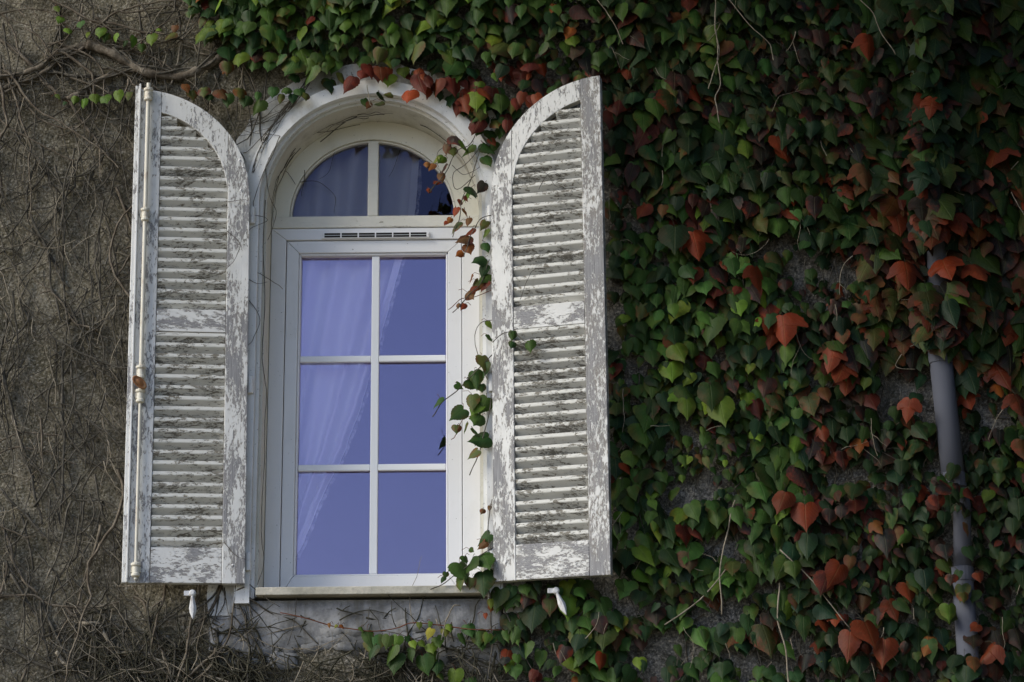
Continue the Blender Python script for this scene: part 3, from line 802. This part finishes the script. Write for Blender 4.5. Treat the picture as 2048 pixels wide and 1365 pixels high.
for layer, (step, sc, Yb) in enumerate(((25, 1.0, -.02), (26, 1.08, -.05), (34, 1.05, -.08))):
    y = -70.
    while y < 1430:
        x = 985.
        while x < 2110:
            jx, jy = x+r.uniform(-.6,.6)*step, y+r.uniform(-.6,.6)*step; x += step
            if not right_region(jx, jy): continue
            if gap(jx, jy+12) and r.random() > (.10 if layer < 2 else .02): continue
            thin = N1(jx/95., jy/95.)
            if layer == 2 and thin < .45: continue
            low = max(0, (jy-1150)/215.)
            if low > 0 and r.random() < low*.38+(.08 if jx < 1600 else 0): continue
            if r.random() < .08: continue
            n2 = N2(jx/120., jy/120.); n3 = N3(jx/210.+5, jy/210.)
            size = 37+20*(n2-.5)+r.gauss(0,8)
            lob = 0.
            if jx > 1640 and jy < 760: size += 20*min(1,(jx-1640)/140); lob = .65
            elif jy < 330: size += 6; lob = .12
            if 1560 < jx < 1720 and 480 < jy < 620: size *= .6
            if 1290 < jx < 1470 and 900 < jy < 1010: size *= .62
            if jy > 1000 and jx > 1650: size -= 5
            if jx < 1260: size -= 6
            size = max(18, size)
            # colour zones
            W = dict(dg=3.4, teal=2., g=2.2, ol=.6, pu=.22, dp=.25, r=.04, dr=.09, o=.03, br=.08, yg=.15)
            if jx > 1600 and 330 < jy < 800:
                f = min(1, (jx-1600)/180); W['r'] += 1.1*f; W['o'] += .6*f; W['br'] += 1.4*f; W['pu'] += 1.5*f; W['dp'] += 1.0*f; W['ol'] += 1.*f
                W['dg'] *= (1-.5*f); W['g'] *= (1-.4*f)
            if jx > 1600 and jy > 800: W['dr'] += .9; W['r'] += .5; W['pu'] += .9; W['dp'] += .8; W['br'] += .3; W['o'] += .12
            if jx > 1500 and jy < 330: W['pu'] += .8; W['dp'] += 1.; W['ol'] += .5; W['r'] += .12
            if 1380 < jx < 1680 and 520 < jy < 760: W['r'] += .35; W['dr'] += .7; W['pu'] += .4
            if jx < 1420 and jy < 480: W['dr'] += .35; W['r'] += .15; W['pu'] += .5; W['ol'] += .6
            if 1240 < jx < 1600 and 500 < jy < 1180: W['g'] += 5.; W['yg'] += .9; W['pu'] *= .4; W['dp'] *= .4
            if jx < 1250 and jy > 1160: W['g'] += 3.; W['yg'] += .8
            if 1240 < jx < 1560 and jy > 1150: W['g'] += 2.
            if n3 > .76: W['dr'] += .5; W['r'] += .12; W['pu'] += .4
            k = pick(r, W)
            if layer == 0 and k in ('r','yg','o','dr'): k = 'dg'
            Yy = Yb-r.uniform(0,.03)
            if 1835 < jx < 1975:
                cxp = 1862+(jy-500)*.092 if jy > 500 else 1850
                if abs(jx-cxp) < 34:
                    if (478 < jy < 582) or (690 < jy < 935) or (985 < jy < 1330 and r.random() < .55): continue
                    Yy -= .09
            shape = r.choice((5,6,7)) if r.random() < lob else None
            if jx > 1500 and k in ('r','o') and r.random() < .6: shape = r.choice((5,6,7))
            if jx < 1250 and 140 < jy < 1165 and Yy < -.075: Yy = -.07
            big.append(mk(jx, jy-size*.3, size, Yy, k, r, shape=shape, dk=(.85 if 1240 < jx < 1600 and jy > 480 else .68) if k in ('dg','teal','pu','dp') else (1.1 if (jx < 1600 and k in ('g','yg')) else .66)))  # leaf colours lowered towards the right, deepening the shade there
        y += step*.93
# leaves one can single out in the photograph
for (x, y, s_, k, sh) in ((1385,465,58,'r',5),(1510,535,52,'r',6),(1565,632,62,'r',5),(1668,697,52,'r',6),(1300,380,0,'r',0),(1350,455,66,'teal',2),(1350,265,0,'g',0),(1885,520,56,'r',7),(1945,530,60,'r',6),(1810,525,64,'r',5),
                          (1735,70,58,'r',5),(1725,330,60,'br',5),(1755,185,60,'pu',5),(1680,1130,58,'r',0),(1655,1150,50,'dr',2),(1610,1010,60,'r',2),(1570,985,50,'r',1),(1850,410,50,'r',5),(1910,430,52,'r',6),(1820,800,44,'r',7),(2030,790,50,'r',5),
                          (1730,1245,64,'r',2),(1700,1265,60,'r',0),(1770,1280,56,'r',1),(1990,1290,50,'r',5),(1290,545,0,'g',0),(1425,640,58,'g',2),(1345,610,30,'yg',0),(1350,690,46,'yg',1),(1420,770,62,'g',3),(1440,800,66,'yg',2),(1500,800,0,'g',0),
                          (1210,1250,60,'g',3),(1160,1260,52,'yg',2),(1055,1170,38,'g',1),(1070,1215,60,'teal',2),(1100,1200,36,'ol',0),(1000,1180,46,'g',2),(1170,1290,52,'g',0),(1140,1310,48,'yg',1)):
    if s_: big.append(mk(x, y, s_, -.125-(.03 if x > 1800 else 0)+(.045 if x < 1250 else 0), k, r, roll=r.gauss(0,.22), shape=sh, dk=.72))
plant('ivy', 'dense dark green and red ivy covering the whole wall right of the window', 'ivy', big, (1.4, -.05, 0))

# --- ivy over the arch
r = random.Random(33); topv = []
TOP = [(368,-90),(1225,-90),(1225,150),(1180,160),(1110,175),(1040,225),(1010,270),(985,300),(960,270),(900,205),(820,165),(740,158),(660,172),(600,168),(560,140),(520,150),(470,110),(440,105),(400,60),(372,30)]
TG = [(835,128,48,14,-25),(880,150,42,12,-25),(1010,172,50,16,-20),(800,18,40,12,0),(470,135,50,10,0),(1080,150,24,14,0),(650,140,26,14,0)]
def tgap(x, y):
    for cx, cy, a, b, d in TG:
        q = rad(-d); dx, dy = x-cx, y-cy-6; u, v = dx*math.cos(q)+dy*math.sin(q), -dx*math.sin(q)+dy*math.cos(q)
        if (u/a)**2+(v/b)**2 < 1: return True
    return False
for layer, (step, Yb) in enumerate(((22, -.045), (24, -.075), (36, -.10))):
    y = -85.
    while y < 320:
        x = 365.
        while x < 1230:
            jx, jy = x+r.uniform(-.6,.6)*step, y+r.uniform(-.6,.6)*step; x += step
            if not in_poly(jx, jy, TOP) or tgap(jx, jy) or r.random() < (.10 if jy < 95 or jx > 800 else .34): continue
            if layer == 2 and N1(jx/60., jy/60.) < .5: continue
            size = max(15, 33+r.gauss(0,7)+10*(N2(jx/90.,jy/90.)-.5)-(6 if jy > 120 else 0)+(6 if jy < 40 else 0))
            W = dict(dg=1.8, g=3.4, yg=.8, teal=.8, ol=.5, dr=.06, r=.03, pu=.08, o=.05)
            if 690 < jx < 1100 and jy > 128: W.update(r=3.0, dr=2.8, g=1.4, dg=.8, o=.4)
            if jx > 1000: W['pu'] += .8; W['ol'] += .6; W['o'] += .2; W['dg'] += 1.5; W['yg'] *= .5
            if jx < 420: W['o'] += .6; W['ol'] += 2.; W['yg'] += 1
            k = pick(r, W)
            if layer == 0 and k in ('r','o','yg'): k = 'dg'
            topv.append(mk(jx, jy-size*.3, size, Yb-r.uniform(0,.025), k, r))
        y += step*.93
for (x, y, s_, k) in ((370,169,26,'o'),(383,182,26,'ol'),(407,176,30,'ol'),(440,180,32,'br'),(455,189,32,'g'),(482,178,34,'ol'),(495,193,32,'dg'),(517,185,24,'g'),(521,202,36,'g'),(547,176,30,'g'),(563,189,26,'ol'),
                      (576,176,28,'g'),(585,189,26,'dg'),(598,178,22,'g'),(611,187,24,'ol'),(447,143,10,'o'),(455,125,34,'ol'),(420,190,20,'dg'),(480,108,38,'yg'),(510,122,30,'g'),(540,125,28,'g'),(565,110,30,'g'),(590,120,46,'g'),(625,135,44,'g'),
                      (555,64,50,'yg'),(487,45,42,'g'),(450,42,40,'yg'),(440,0,34,'yg'),(690,145,0,'r'),(705,155,46,'dr'),(735,130,40,'dr'),(760,135,36,'r'),(835,150,52,'dr'),(832,160,0,'r'),(875,160,40,'r'),(905,158,44,'dr'),(820,182,34,'r'),(925,195,42,'r'),(950,185,50,'yg'),(970,180,36,'r'),
                      (985,178,34,'dr'),(1000,190,52,'g'),(960,225,34,'g'),(1045,185,34,'r'),(1060,200,32,'r'),(1080,190,28,'r'),(1170,110,46,'dp'),(1150,95,40,'dp'),(1185,130,40,'pu'),(1130,150,30,'pu'),(1160,150,28,'ol')):
    if s_: topv.append(mk(x, y, s_, -.105, k, r, roll=r.gauss(0,.2)))
plant('ivy', 'green ivy with a row of red leaves hanging over the window arch', 'ivy', topv, (-.5, -.05, 0))

# --- trailing shoots down the right jamb
r = random.Random(41); sh = []
JAMB = [(909,277,32,'pu'),(902,283,28,'dp'),(893,294,25,'br'),(925,288,34,'yg'),(946,294,34,'g'),(966,291,34,'g'),(969,318,30,'g'),(905,300,28,'ol'),(875,318,20,'y'),(887,318,25,'yg'),(890,335,27,'pu'),(865,332,20,'o'),(855,329,15,'o'),
 (881,352,22,'br'),(869,368,18,'r'),(860,382,15,'r'),(942,379,38,'dg'),(934,388,24,'yg'),(969,370,32,'dp'),(928,397,15,'r'),(913,420,22,'r'),(922,405,15,'r'),(928,423,20,'o'),(937,441,22,'br'),(916,450,28,'ol'),(902,441,15,'o'),(894,447,13,'r'),
 (945,461,24,'r'),(937,476,32,'br'),(934,494,26,'o'),(925,508,20,'o'),(972,447,24,'ol'),(973,464,22,'yg'),(972,491,24,'g'),(969,520,32,'dg'),(970,536,30,'dg'),(976,553,30,'g'),(943,555,20,'br'),(957,565,30,'ol'),(971,568,26,'dr'),(948,578,22,'r'),
 (935,589,26,'br'),(929,612,18,'r'),(916,612,13,'br'),(977,647,20,'yg'),(976,674,22,'g'),(965,717,36,'ol'),(968,732,32,'g'),(948,747,42,'g'),(936,764,30,'g'),(913,772,18,'g'),(880,800,28,'g'),(963,773,20,'g'),(945,794,38,'ol'),(974,800,40,'g'),
 (957,811,34,'yg'),(927,823,38,'g'),(963,835,42,'g'),(932,852,22,'g'),(913,855,20,'ol'),(946,861,24,'g'),(958,879,20,'g'),(977,879,44,'g'),(955,905,27,'ol'),(967,1023,13,'br'),(979,1016,12,'o'),(979,1073,34,'g'),(970,1088,22,'br'),
 (965,1114,48,'g'),(939,1102,16,'g'),(945,1120,44,'g'),(919,1131,44,'g'),(929,1117,18,'g'),(919,1158,32,'g'),(943,1161,24,'ol'),(965,1149,60,'dg'),(888,1158,16,'dg'),(892,1149,14,'g'),(700,205,0,'g'),(757,188,26,'dg'),(783,192,20,'ol'),(765,207,22,'ol'),(728,203,22,'g'),(740,210,18,'br')]
for (x, y, s_, k) in JAMB:
    if s_: sh.append(mk(x, y-4, s_, -.085 if y > 700 else -.075, k, r, roll=r.gauss(0,.55), yaw=r.gauss(0,.6)))
jr = plant('ivy_shoots', 'trailing ivy shoots with small green, orange and red leaves along the right window jamb', 'ivy', sh, (-.13, -.06, 3.3))
def stem(parent, pts, wpx, Y=-.06, mat='bark', name='stem', k=6, wob=0., taper=1., r=R_):
    P = densify([(a, b) for a, b in pts], 5)
    ph = [r.uniform(0,6) for _ in range(3)]
    W3 = []
    for i, (x, y) in enumerate(P):
        x += wob*math.sin(i*.9+ph[0])+r.gauss(0, wob*.3); y += wob*math.sin(i*.7+ph[1])
        yy = Y(i/len(P)) if callable(Y) else Y+.006*math.sin(i*.6+ph[2])
        W3.append(at(x, y, yy))
    n = len(W3); rr_ = [wpx*.00104*(1-(1-taper)*i/(n-1))*(1+.12*math.sin(i*1.7+ph[2])) for i in range(n)]
    return MB().tube(W3, rr_, k).build(name, M[mat], parent, smooth=True)
for pts, wd, mt in (([(958,250),(940,290),(915,300),(900,330),(880,360),(866,375),(860,385)],2,'twig'),([(960,300),(945,350),(925,400),(918,440),(905,475)],2,'twig'),([(985,430),(960,440),(945,465),(935,490),(928,515)],2,'twig'),
                    ([(978,520),(965,560),(940,590),(905,625)],2,'twig'),([(985,580),(945,595),(920,600),(897,620)],1.6,'redstem'),([(985,710),(950,745),(910,785),(880,810),(866,835)],2.2,'twig'),([(984,790),(975,840),(960,900),(940,950)],2.2,'twig'),
                    ([(950,830),(925,840),(912,870),(902,880)],1.6,'redstem'),([(988,1095),(955,1115),(925,1140),(890,1165),(862,1180)],2,'twig'),([(985,640),(958,650),(950,690),(975,760)],1.5,'twig'),([(985,1000),(975,1060),(983,1100)],2,'twig'),
                    ([(735,170),(738,200),(745,215)],1.6,'pale'),([(965,290),(930,330),(905,350),(915,380),(950,350)],1.6,'twig')):
    stem(jr, pts, wd, -.085, mt, k=5, wob=.8)
# three leaves in front of the right shutter
r = random.Random(44)
sp = plant('ivy_shoot', 'small three-leaved ivy shoot lying across the right shutter below its middle rail', 'ivy', [mk(1027,663,22,-.17,'g',r,roll=.1), mk(1026,684,18,-.17,'dg',r,roll=.4), mk(1059,682,27,-.18,'g',r,roll=-.2)], (0,-.16,4.2))
stem(sp, [(985,685),(1005,668),(1027,665),(1045,680),(1062,690)], 1.8, -.168, 'twig')
stem(sp, [(1060,692),(1110,685),(1180,682),(1215,692)], 1.6, lambda f: -.165-.05*f, 'twig')

# --- ivy below the sill
r = random.Random(51)
low = []
for (x, y, s_, k) in ((734,1266,38,'g'),(746,1278,38,'g'),(749,1296,30,'dg'),(779,1276,28,'g'),(795,1276,28,'yg'),(787,1296,38,'g'),(792,1314,40,'dg'),(815,1276,20,'g'),(823,1286,20,'yg'),(820,1299,34,'g'),(840,1286,16,'yg'),(845,1316,40,'g'),
    (861,1291,25,'yg'),(873,1278,24,'yg'),(871,1306,25,'yg'),(873,1324,40,'dg'),(863,1261,26,'y'),(839,1249,14,'y'),(861,1247,14,'yg'),(934,1253,30,'g'),(921,1271,25,'g'),(955,1266,34,'g'),(977,1271,26,'yg'),(988,1278,20,'g'),(911,1344,38,'yg'),
    (658,1250,11,'o'),(683,1253,11,'o'),(673,1253,9,'y'),(721,1257,13,'yg'),(982,1202,22,'yg'),(984,1216,13,'o'),(970,1230,13,'r'),(900,1252,20,'yg'),(890,1262,16,'y'),(940,1360,30,'g'),(990,1340,0,'g'),(965,1290,16,'g'),(1010,1265,26,'g'),(1030,1275,22,'g'),(880,1350,18,'g')):
    if s_: low.append(mk(x, y-3, s_, -.06-r.uniform(0,.03), k, r, roll=r.gauss(0,.3)))
lo = plant('ivy_shoots', 'fresh green ivy shoots growing across the plaster below the window sill', 'ivy', low, (-.4, -.05, 3.0))
for pts, wd, mt in (([(560,1225),(620,1240),(680,1255),(730,1262),(790,1258),(830,1245),(880,1252),(940,1258),(1000,1262)],2.2,'redstem'),([(760,1262),(800,1270),(860,1290),(880,1330)],1.8,'twig'),([(978,1180),(982,1230),(984,1290),(978,1350)],3,'twig'),
                    ([(985,1180),(1020,1240),(1040,1300)],2.4,'twig'),([(862,1370),(875,1310),(890,1250),(905,1215),(920,1210)],2.4,'pale'),([(740,1215),(735,1240),(716,1262)],1.6,'twig')):
    stem(lo, pts, wd, -.062, mt, k=5, wob=1.2)

# --- two thin leafy runners at the top left
r = random.Random(61)
for pts, leaves, label in (
    ([(112,20),(128,55),(165,58),(215,62),(270,78),(305,72),(345,66),(385,55)], ((112,16,18,'yg'),(122,38,20,'yg'),(135,60,18,'yg'),(161,47,20,'g'),(176,68,16,'yg'),(201,60,30,'yg'),(213,70,23,'g'),(230,72,22,'yg'),(270,78,28,'yg'),(283,92,20,'g'),(302,73,31,'yg'),(318,60,14,'yg'),(344,69,27,'ol'),(350,55,18,'br'),(250,85,16,'dg')),
     'upper of two thin runners of small bright ivy leaves on the bare wall, top left'),
    ([(95,188),(150,192),(200,190),(240,184),(275,185)], ((113,192,16,'yg'),(130,207,10,'dg'),(152,196,21,'yg'),(167,202,23,'yg'),(190,192,27,'yg'),(208,196,27,'yg'),(235,185,32,'yg'),(259,188,25,'ol')),
     'lower of two thin runners of small bright ivy leaves, ending at the left shutter top')):
    lv = [mk(x, y-3, s_, -.07, k, r, roll=r.gauss(0,.25)) for x, y, s_, k in leaves]
    q = at(pts[0][0], pts[0][1], -.05)
    ru = plant('ivy_runner', label, 'ivy', lv, q, 'small ivy runners at the top left')
    stem(ru, pts, 2, -.055, 'twig', k=5, wob=1.)

# ------------------------------------------------------------------ bare vine stems on the left wall
bare = empty('bare_vine', at(150,1340,-.03)); tag(bare, 'leafless brown vine with thick stems and dry twigs on the wall left', 'vine')
THICK = [
 ([(-30,55),(15,90),(45,112),(75,148),(100,175),(118,190),(140,203),(158,235),(180,265),(200,292)], 9, 'bark', .75),
 ([(200,292),(204,318),(188,340),(160,352),(125,358)], 6, 'twig', .4),
 ([(-30,158),(20,152),(62,143),(92,125),(112,107),(140,97),(178,90)], 12, 'bark', .9),
 ([(172,88),(205,100),(235,112),(262,130),(300,147),(345,153),(385,146),(420,128),(450,108),(480,88),(520,70)], 19, 'bark', .85),
 ([(180,84),(215,96),(245,115),(265,128),(300,142)], 8, 'bark', .7),
 ([(-30,185),(20,172),(60,158),(95,140),(125,118),(165,98),(180,90)], 9, 'bark', .8),
 ([(136,198),(165,186),(190,165),(225,150),(262,142),(290,146)], 13, 'bark', .6),
 ([(75,138),(110,146),(150,152),(190,154),(230,146),(265,138)], 7, 'twig', .8),
 ([(-20,158),(30,150),(75,142)], 8, 'twig', .8),
 ([(430,120),(415,135),(395,155),(370,165)], 6, 'pale', .5), ([(435,110),(410,108),(380,95),(350,88)], 5, 'pale', .4), ([(440,104),(428,92),(430,82)], 4, 'pale', .5),
 ([(365,75),(358,110),(350,140),(340,172)], 5, 'pale', .6), ([(115,50),(118,85),(122,105),(140,125)], 4.5, 'twig', .6), ([(240,80),(262,118),(270,150),(274,175)], 3.6, 'pale', .6),
 ([(150,1242),(175,1248),(200,1250),(212,1275),(222,1298),(245,1308),(275,1303),(310,1318),(360,1338),(420,1352),(480,1372)], 7.5, 'pale', .8),
 ([(112,1305),(128,1325),(146,1342)], 8, 'pale', .9), ([(128,1215),(150,1232),(165,1246)], 7, 'bark', .8),
 ([(5,1050),(22,1100),(32,1135),(52,1165),(75,1188)], 7, 'bark', .7), ([(-10,1198),(30,1190),(70,1193),(100,1208),(150,1216),(205,1212),(240,1205)], 5, 'bark', .7),
 ([(60,430),(85,480),(98,512),(100,560),(112,605),(124,645)], 6, 'twig', .7), ([(100,515),(125,560),(140,578)], 4.5, 'twig', .7), ([(125,400),(128,480),(126,560),(135,640),(143,720),(147,800),(165,860),(172,940)], 4.4, 'twig', .8),
 ([(-10,690),(20,680),(55,640),(40,600),(60,560)], 5, 'twig', .7), ([(5,740),(18,800),(32,850),(38,890),(62,955),(72,1000),(85,1050)], 7, 'twig', .8),
 ([(128,700),(124,760),(126,830),(128,900),(124,980),(120,1050)], 6, 'twig', .8), ([(0,905),(40,895),(80,900),(120,915),(155,930)], 4.4, 'bark', .6), ([(0,882),(30,870),(70,865),(110,872),(128,865)], 4, 'bark', .6),
 ([(-10,970),(20,1000),(50,1030),(80,1062),(105,1090)], 6, 'twig', .7), ([(205,835),(215,880),(228,935),(240,960)], 4, 'pale', .5), ([(180,630),(195,670),(225,710),(255,745)], 4, 'twig', .5),
 ([(0,1290),(40,1310),(80,1330),(120,1350),(150,1375)], 7, 'twig', .8), ([(85,1200),(105,1260),(140,1320),(180,1375)], 6, 'twig', .8), ([(20,1150),(60,1210),(90,1270)], 6, 'twig', .8),
 ([(250,1360),(330,1345),(400,1340),(470,1350),(560,1345)], 6, 'twig', .7), ([(430,1280),(480,1320),(520,1350),(560,1380)], 6, 'twig', .7), ([(300,1250),(350,1290),(380,1340)], 5, 'twig', .7),
 ([(560,1160),(580,1215),(600,1240),(575,1290),(545,1310)], 0, 'twig', .7), ([(490,1190),(540,1225),(590,1245),(640,1290)], 3.5, 'twig', .6), ([(500,1175),(470,1195),(440,1200)], 0, 'bark', .5),
 ([(478,1280),(520,1275),(580,1255),(610,1250)], 3, 'pale', .5), ([(205,1000),(195,1050),(170,1100),(150,1150),(90,1200)], 4.5, 'twig', .7),
]
for pts, wd, mt, tp in THICK:
    if wd: stem(bare, pts, wd, -.02-.0011*wd, mt, k=8, wob=1.3, taper=tp)
# short clinging roots and split strands along the thick stems
r = random.Random(71); rb = MB()
for pts, wd, mt, tp in THICK:
    if wd < 6.5: continue
    P = densify([(a, b) for a, b in pts], 6); n = len(P)
    for k in range(2 if wd > 8.5 else 1):
        o = r.uniform(-.45,.45)*wd; ph = r.uniform(0,6)
        S = [at(x, y+o+wd*.35*math.sin(i*.35+ph), -.024-.0016*wd-.004*math.sin(i*.5+ph)) for i, (x, y) in enumerate(P)]
        i0 = r.randrange(0, n//3); i1 = r.randrange(2*n//3, n)
        rb.tube(S[i0:i1], wd*.00026, 5)
    for i in range(1, n):
        for q in range(3):
            if r.random() < .62: continue
            x, y = P[i]; ang = r.choice((1,-1))*math.pi/2+math.atan2(P[i][1]-P[i-1][1], P[i][0]-P[i-1][0])+r.gauss(0,.6); l = r.uniform(6, 26)
            S = []
            for j in range(5):
                S.append(at(x, y, -.022-.0011*wd+.0035*j)); x += math.cos(ang)*l/5; y += math.sin(ang)*l/5; ang += r.gauss(0,.35)
            rb.tube(S, [.0017-.0003*j for j in range(5)], 3, False)
tag(rb.build('clinging_roots', M['twig'], bare, smooth=True), kind='stuff')
def twigs(seed, n, region, wr, Yr, mat, name, parent, lean=.0, spread=.55, ln=(40,190), curvy=.10):
    r = random.Random(seed); b = MB(); c = 0
    while c < n:
        x, y = region(r)
        if x is None: continue
        c += 1
        L = r.uniform(*ln)*r.choice((.5,1,1)); ang = math.pi/2+lean+r.gauss(0, spread)
        if r.random() < .22: ang = r.uniform(0, 2*math.pi)
        stp = 11.; P = []; yy = r.uniform(*Yr); dy = r.gauss(0,.0006); da = r.gauss(0, curvy)
        w0 = r.uniform(*wr)
        for i in range(max(3, int(L/stp))):
            P.append(at(x, y, min(-.006, yy))); x += math.cos(ang)*stp; y += math.sin(ang)*stp
            ang += da*.4+r.gauss(0,.13); da *= .97; yy += dy+r.gauss(0,.0012)
            if r.random() < .05: ang += r.choice((-.5,.5))
            # side twig
        m = len(P); b.tube(P, [w0*.00104*(1-.6*i/m) for i in range(m)], 4, False)
        if r.random() < .5 and m > 4:
            i = r.randrange(1, m-2); q = P[i]; d = (P[i+1]-P[i]).normalized(); s_ = r.choice((-1,1)); dd = Vector((d.x*.7+s_*d.z*.7, -.15, d.z*.7-s_*d.x*.7))
            S = [q+dd*(.022*j)+Vector((r.gauss(0,.003), r.gauss(0,.002), -.0015*j*j)) for j in range(r.randint(3,6))]
            b.tube(S, [w0*.00075*(1-.12*j) for j in range(len(S))], 3, False)
    return tag(b.build(name, M[mat], parent, smooth=True), kind='stuff')
def reg_left(r):
    x, y = r.uniform(-60,500), r.uniform(-80,1400)
    if x > 285 and 190 < y < 1130: return None, None
    if y < 140 and r.random() < .35: return None, None
    return x, y
def reg_low(r):
    x = r.uniform(150,1000); y = 1200+abs(r.gauss(0,1))*10+r.random()**.6*190
    if 520 < x < 1000 and y < 1290 and r.random() < .8: return None, None
    return x, y
def reg_right(r):
    return r.uniform(1000,2080), r.uniform(-60,1400)
def reg_arch(r):
    a = r.uniform(100,178); q = r.uniform(.50,.64)
    p = Vector((CX+q*math.cos(rad(a)), 0, ZS+q*math.sin(rad(a))))
    return 1024+p.x*(480-.0), 682-(p.z-4.378)*458
twigs(108, 26, reg_left, (5.0,7.5), (-.03,-.045), 'bark', 'limbs', bare, spread=.4, ln=(240,520), curvy=.07)
def reg_tl(r):
    return r.uniform(-60,330), r.uniform(-40,170)
twigs(109, 22, reg_tl, (3.5,8.), (-.03,-.05), 'bark', 'upper_limbs', bare, lean=-1.2, spread=.5, ln=(160,330), curvy=.09)
twigs(101, 480, reg_left, (1.3,2.6), (-.012,-.030), 'twig', 'twigs', bare)
twigs(107, 290, reg_left, (2.6,5.2), (-.022,-.045), 'twig', 'long_twigs', bare, spread=.35, ln=(180,420), curvy=.06)
twigs(102, 130, reg_left, (1.2,2.8), (-.030,-.055), 'pale', 'dry_twigs', bare, curvy=.16)
twigs(103, 620, reg_low, (1.4,4.2), (-.015,-.06), 'dark_olive', 'low_twigs', bare, lean=-.6, spread=.7)
twigs(104, 90, reg_low, (1.2,3.0), (-.03,-.06), 'pale', 'low_dry_twigs', bare, lean=-.6, spread=.8, curvy=.2)
under = empty('vine_stems', at(1500,1360,-.02)); tag(under, 'tangle of thin woody stems showing between the ivy leaves on the right wall', 'vine')
def reg_rl(r):
    x, y = reg_right(r)
    if x < 1212 and y < 1165: return None, None
    return x, y
twigs(105, 620, reg_rl, (1.4,3.4), (-.010,-.05), 'twig', 'twigs', under)
twigs(106, 60, reg_rl, (1.2,2.2), (-.08,-.12), 'pale', 'dry_twigs', under, curvy=.2, ln=(40,110))
for pts, wd in (([(1430,-20),(1432,60),(1438,110),(1425,150),(1418,178)],2.4),([(1432,60),(1436,120),(1440,170),(1430,200),(1440,245)],2.4),([(1448,-10),(1500,50),(1540,90),(1545,120)],2.),([(1195,0),(1235,60),(1245,90)],2.),([(1560,1165),(1555,1230),(1570,1300),(1580,1380)],3.4),
                ([(1700,-20),(1740,20),(1760,60),(1790,110)],2.2),([(1470,1000),(1455,1060),(1440,1150),(1445,1230)],3.),([(1560,1100),(1640,1180),(1700,1260)],2.6),([(1830,740),(1790,730),(1830,690),(1880,700),(1925,730)],2.),([(1330,1250),(1400,1200),(1450,1140)],3.)):
    stem(under, pts, wd, -.135 if pts[0][1] < 500 else -.09, 'pale', k=5, wob=1.2)
# thin creepers clinging along the left of the arch and jamb
cl = empty('creeper_stems', at(520,700,-.06)); tag(cl, 'thin dark creeper stems clinging to the white arch and left jamb', 'vine')
for pts, wd, Y in (([(625,150),(590,205),(555,260),(520,320),(503,360)],3,-.036),([(612,170),(575,220),(540,255),(500,300),(487,306)],2.2,-.034),([(470,250),(505,250),(540,235),(575,215)],1.6,-.036),([(488,262),(520,268),(560,272)],1.4,-.06),([(560,272),(545,310),(525,350),(510,395),(505,430)],2,-.06),
                   ([(530,335),(540,395),(553,430),(535,480)],1.8,-.03),([(505,430),(535,440),(500,460),(497,500)],1.4,-.06),([(497,600),(520,640),(505,680),(497,690)],1.6,-.06),([(530,400),(527,520),(530,620),(524,700),(532,780),(530,860),(528,950),(522,1060),(528,1120),(515,1170)],2.,-.022),
                   ([(498,560),(515,567),(535,565)],1.3,-.06),([(500,1170),(530,1195),(560,1215)],2.,-.06),([(480,1185),(510,1205),(545,1225),(600,1235),(630,1240)],2.4,-.04),([(592,1195),(590,1240),(575,1290)],2.,-.045),
                   ([(640,285),(690,245),(735,235),(790,225),(830,240)],2.4,.15),([(560,290),(600,270),(660,262),(720,250)],2.,.12),([(780,225),(830,240),(868,252),(880,275)],2.4,.12),([(548,335),(575,345),(590,370)],1.8,.18),([(600,365),(640,365),(670,395),(668,425)],1.6,.2),
                   ([(610,340),(606,375),(602,392)],1.8,.2),([(668,305),(660,340),(640,358)],1.3,.2),([(800,300),(790,330),(778,355)],1.3,.2),([(870,330),(880,300),(905,290)],1.4,-.02),([(905,330),(925,350),(950,340),(968,330)],1.5,-.05),([(1078,345),(1098,352),(1115,375),(1160,380)],1.4,-.19),
                   ([(1078,380),(1090,355),(1110,345),(1122,355)],1.3,-.175),([(455,405),(480,400),(497,402)],1.4,-.12),([(455,462),(480,490),(468,520),(452,540)],1.4,-.12),([(1040,600),(1055,560),(1070,540),(1120,535)],1.3,-.18),([(448,1085),(470,1110),(490,1120)],1.6,-.12)):
    stem(cl, pts, wd, Y, 'twig', k=5, wob=.8, taper=.6)

# tendrils along the underside of the arch
r = random.Random(91)
for k in range(9):
    a0 = r.uniform(55,160); a1 = a0+r.choice((-1,1))*r.uniform(18,50); y0 = r.uniform(.0,.16); y1 = y0+r.uniform(-.08,.08); W3 = []; ph = r.uniform(0,6)
    for i in range(15):
        f = i/14; a = rad(a0+(a1-a0)*f); yy = max(-.01, min(.19, y0+(y1-y0)*f+.008*math.sin(i*.9+ph)))
        rr_ = .4455-.004*math.sin(i*.7+ph)**2-.002
        W3.append(Vector((CX+rr_*math.cos(a), yy, ZS+rr_*math.sin(a))))
    MB().tube(W3, [.0019-.0001*i for i in range(15)], 5).build('tendril', M['twig'], cl, smooth=True)

# bundle of dead runners hugging the outer edge of the arch, upper left
for k in range(11):
    o = r.uniform(-7, 9); q = r.uniform(-10, 10)
    P0 = [(632+q,148+o*.4),(600+o+q*.5,182+o*.6),(568+o,222+o*.5),(540+o,262+o*.4),(518+o*.8,305),(505+o*.5,345)]
    i0 = r.choice((0,0,1)); i1 = r.choice((4,5,6,6))
    stem(cl, P0[i0:i1], r.uniform(1.3,2.6), -.050-r.uniform(0,.012), 'twig', k=5, wob=1.6, taper=.5, name='runner')
for k in range(6):
    y = r.uniform(225,285); stem(cl, [(470,y),(500,y-r.uniform(-6,10)),(530,y-r.uniform(5,20)),(560,y-r.uniform(15,45)),(590,y-r.uniform(30,60))], r.uniform(1.1,1.8), -.040, 'twig', k=5, wob=1.4, taper=.5, name='runner')
